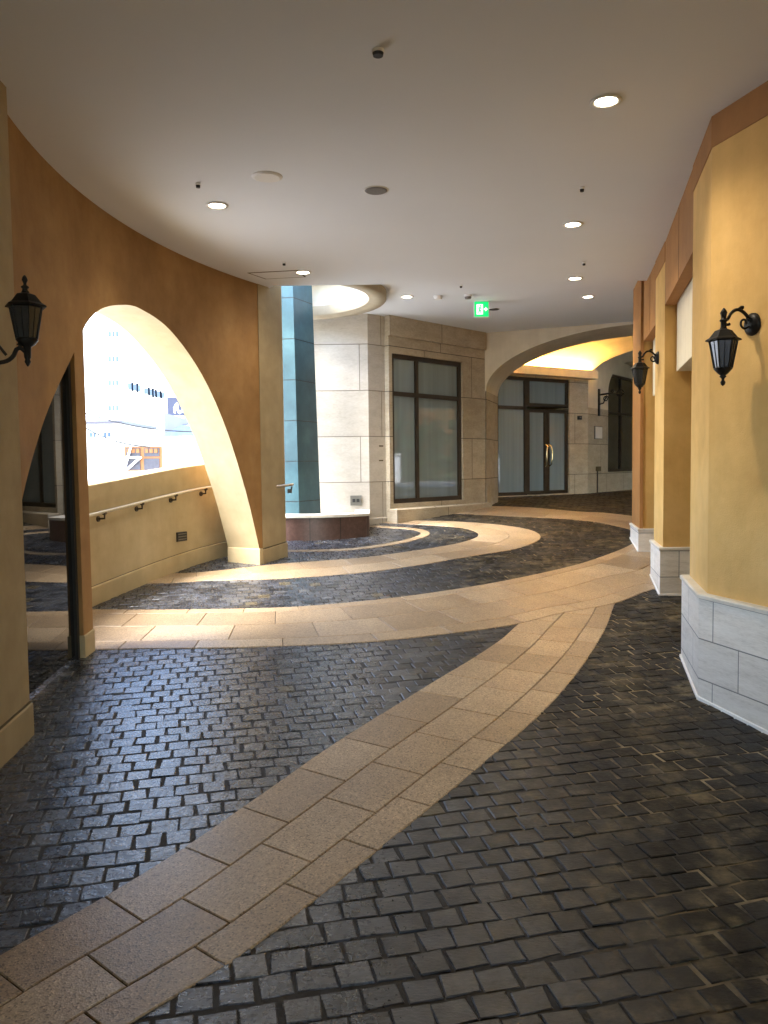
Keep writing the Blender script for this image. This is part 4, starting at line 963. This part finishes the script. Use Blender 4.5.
# ------------------------------------------------------------------ street side (seen in the panes): hedge trees, white wall, added backdrop
def tree(x, y, h, label, seed):
    r_ = random.Random(seed); t = thing('street_tree', label, 'tree', (x, y, fz(16)), 'street trees reflected in the panes'); z0 = fz(16)
    b = MB(); b.tube([(x, y, z0), (x+.1, y, z0+h*.3), (x-.05, y+.1, z0+h*.6), (x, y, z0+h*.85)], [.16, .12, .08, .03], 8)
    for k in range(6):
        a = k*1.05; b.tube([(x, y, z0+h*(.3+.06*k)), (x+math.cos(a)*h*.15, y+math.sin(a)*h*.15, z0+h*(.45+.06*k)), (x+math.cos(a)*h*.28, y+math.sin(a)*h*.28, z0+h*(.52+.06*k))], [.06, .04, .015], 6)
    b.build('trunk', M['bark'], t); c = MB()
    cl = [(r_.gauss(0, .16)*h, r_.gauss(0, .16)*h, h*r_.uniform(.3, .98), r_.uniform(.08, .17)*h) for _ in range(26)]
    for cx, cy, cz, cr in cl:
        for _ in range(110):
            d = Vector((r_.gauss(0, 1), r_.gauss(0, 1), r_.gauss(0, 1))).normalized()*cr*r_.random()**.4; p = Vector((x+cx, y+cy, z0+cz))+d
            a1 = Vector((r_.gauss(0, 1), r_.gauss(0, 1), r_.gauss(0, 1))).normalized(); a2 = a1.orthogonal().normalized(); s = r_.uniform(.05, .11)
            c.face([p+a1*s, p+a2*s*.5, p-a1*s, p-a2*s*.5], None, 0)
    c.build('crown', M['leaf'], t); return t
tree(21.5, 10.5, 5.5, 'leafy street tree across the road at the drive exit', 1)
tree(22.5, 13.5, 6.2, 'tallest leafy street tree across the road', 2)
tree(21.8, 16.6, 5.0, 'shorter bushy street tree across the road', 3)
wb = thing('boundary_wall', 'white rendered boundary wall across the road', 'wall', (20.5, 12.5, fz(16)))
mb = MB(); mb.prism([(20.0, 11.4), (20.0, 13.4), (20.3, 13.4), (20.3, 11.4)], fz(16), fz(16)+1.1); mb.build('wall', M['white'], wb)
mb = MB(); mb.prism([(19.96, 11.36), (19.96, 13.44), (20.34, 13.44), (20.34, 11.36)], fz(16)+1.101, fz(16)+1.18, bev=.01); mb.build('coping', M['capstone'], wb)

hd = thing('hedge', 'dark clipped hedge along the far side of the road', 'hedge', (22.6, 13, fz(16)))
mb = MB(); rh = random.Random(5); z0 = fz(16)
for _ in range(5200):
    p = Vector((22.4+rh.uniform(-.5, .5), rh.uniform(3, 25), z0+rh.uniform(.02, 2.6))); a1 = Vector((rh.gauss(0, 1), rh.gauss(0, 1), rh.gauss(0, 1))).normalized(); a2 = a1.orthogonal().normalized(); q = rh.uniform(.10, .2)
    mb.face([p+a1*q, p+a2*q*.6, p-a1*q, p-a2*q*.6])
mb.build('foliage', M['leaf'], hd)
mb = MB()
for k in range(15): mb.tube([(22.5, 3.5+k*1.5, z0), (22.5, 3.55+k*1.5, z0+1.2), (22.4, 3.5+k*1.5, z0+2.1)], [.05, .04, .015], 6)
mb.build('stem', M['bark'], hd)
fb = thing('dark_backdrop', 'plain brown backdrop added behind the hedge to darken the pane reflections', 'building', (26, 13, fz(16)))
mb = MB(); mb.prism([(24.5, -6), (24.5, 34), (30, 34), (30, -6)], z0-.1, z0+6); mb.build('wall', M['terra'], fb)  # added block keeping bright sky out of the pane reflections
mb = MB(); mb.prism([(24.2, -6.3), (24.2, 34.3), (30.3, 34.3), (30.3, -6.3)], z0+6.001, z0+6.3); mb.build('roof', M['bluegrey'], fb)
# building mass enclosing the porch
sm = thing('building_mass', 'plain rendered rear walls enclosing the shops and porch, plus an added light screen', 'building', (6, 20, .9))
mb = MB()
mb.prism([(4.62, -9), (4.9, -9), (4.9, 10.7), (4.62, 10.7)], -.1, 4.2)
mb.build('side_wall', M['sand'], sm)
wall_panel((11.2, 9.2), (11.2, 23.4), -.4, .3, 5.0, [(1.7, 5.6, .31, 3.3)]).build('light_screen_wall', M['sand'], sm)  # added unseen wall that cuts daylight coming in from the exit
mb = MB(); mb.prism([(-1.1, 23.4), (12, 23.4), (12, 23.8), (-1.1, 23.8)], -.1, 5.2); mb.prism([(-1.1, 13.62), (-.8, 13.62), (-.8, 23.39), (-1.1, 23.39)], -.1, 5.2); mb.build('rear_wall', M['sand'], sm)
mb = MB(); mb.prism([(-1.0, 14.0), (1.75, 14.05), (12.4, 9.6), (12.4, 24), (-1.0, 24)], 5.001, 5.4); mb.build('roof', M['facade'], sm)

# ------------------------------------------------------------------ light
sd_ = Vector((.62, .33, -1.)).normalized()
sun = bpy.data.lights.new('sun', 'SUN'); sun.energy = 1.2; sun.angle = rad(28); sun.color = (1., .95, .87)
so_ = bpy.data.objects.new('sun', sun); col.objects.link(so_); so_.rotation_euler = sd_.to_track_quat('-Z', 'Y').to_euler(); so_.location = (0, 0, 30)
w = bpy.data.worlds.new('World'); scn.world = w; w.use_nodes = True; wn = w.node_tree
bgn = wn.nodes['Background']; sky = wn.nodes.new('ShaderNodeTexSky'); sky.sky_type = 'NISHITA'; sky.sun_disc = False
sky.sun_elevation = math.asin(-sd_.z); sky.sun_rotation = math.atan2(-sd_.x, -sd_.y) % (2*math.pi); sky.air_density = 1.; sky.dust_density = 1.2; sky.ozone_density = 1.
wn.links.new(sky.outputs[0], bgn.inputs[0]); bgn.inputs[1].default_value = .15

# ------------------------------------------------------------------ camera, render
cam = bpy.data.cameras.new('camera'); co = bpy.data.objects.new('camera', cam); col.objects.link(co); scn.camera = co
from mathutils import Matrix
m4 = Matrix(((RT[0], UP[0], -FW[0], 0), (RT[1], UP[1], -FW[1], 0), (RT[2], UP[2], -FW[2], EYE), (0, 0, 0, 1)))
co.matrix_world = m4
cam.sensor_fit = 'HORIZONTAL'; cam.sensor_width = 36; cam.lens = 36*F/768; cam.clip_end = 500; cam.clip_start = .05
vs = scn.view_settings; vs.view_transform = 'Standard'; vs.look = 'None'; vs.exposure = 4.1; vs.gamma = 1
cy = scn.cycles; cy.use_denoising = True
try: cy.denoiser = 'OPENIMAGEDENOISE'
except Exception: pass
cy.max_bounces = 10; cy.diffuse_bounces = 6; cy.glossy_bounces = 4; cy.caustics_reflective = False; cy.caustics_refractive = False; cy.sample_clamp_indirect = 8.
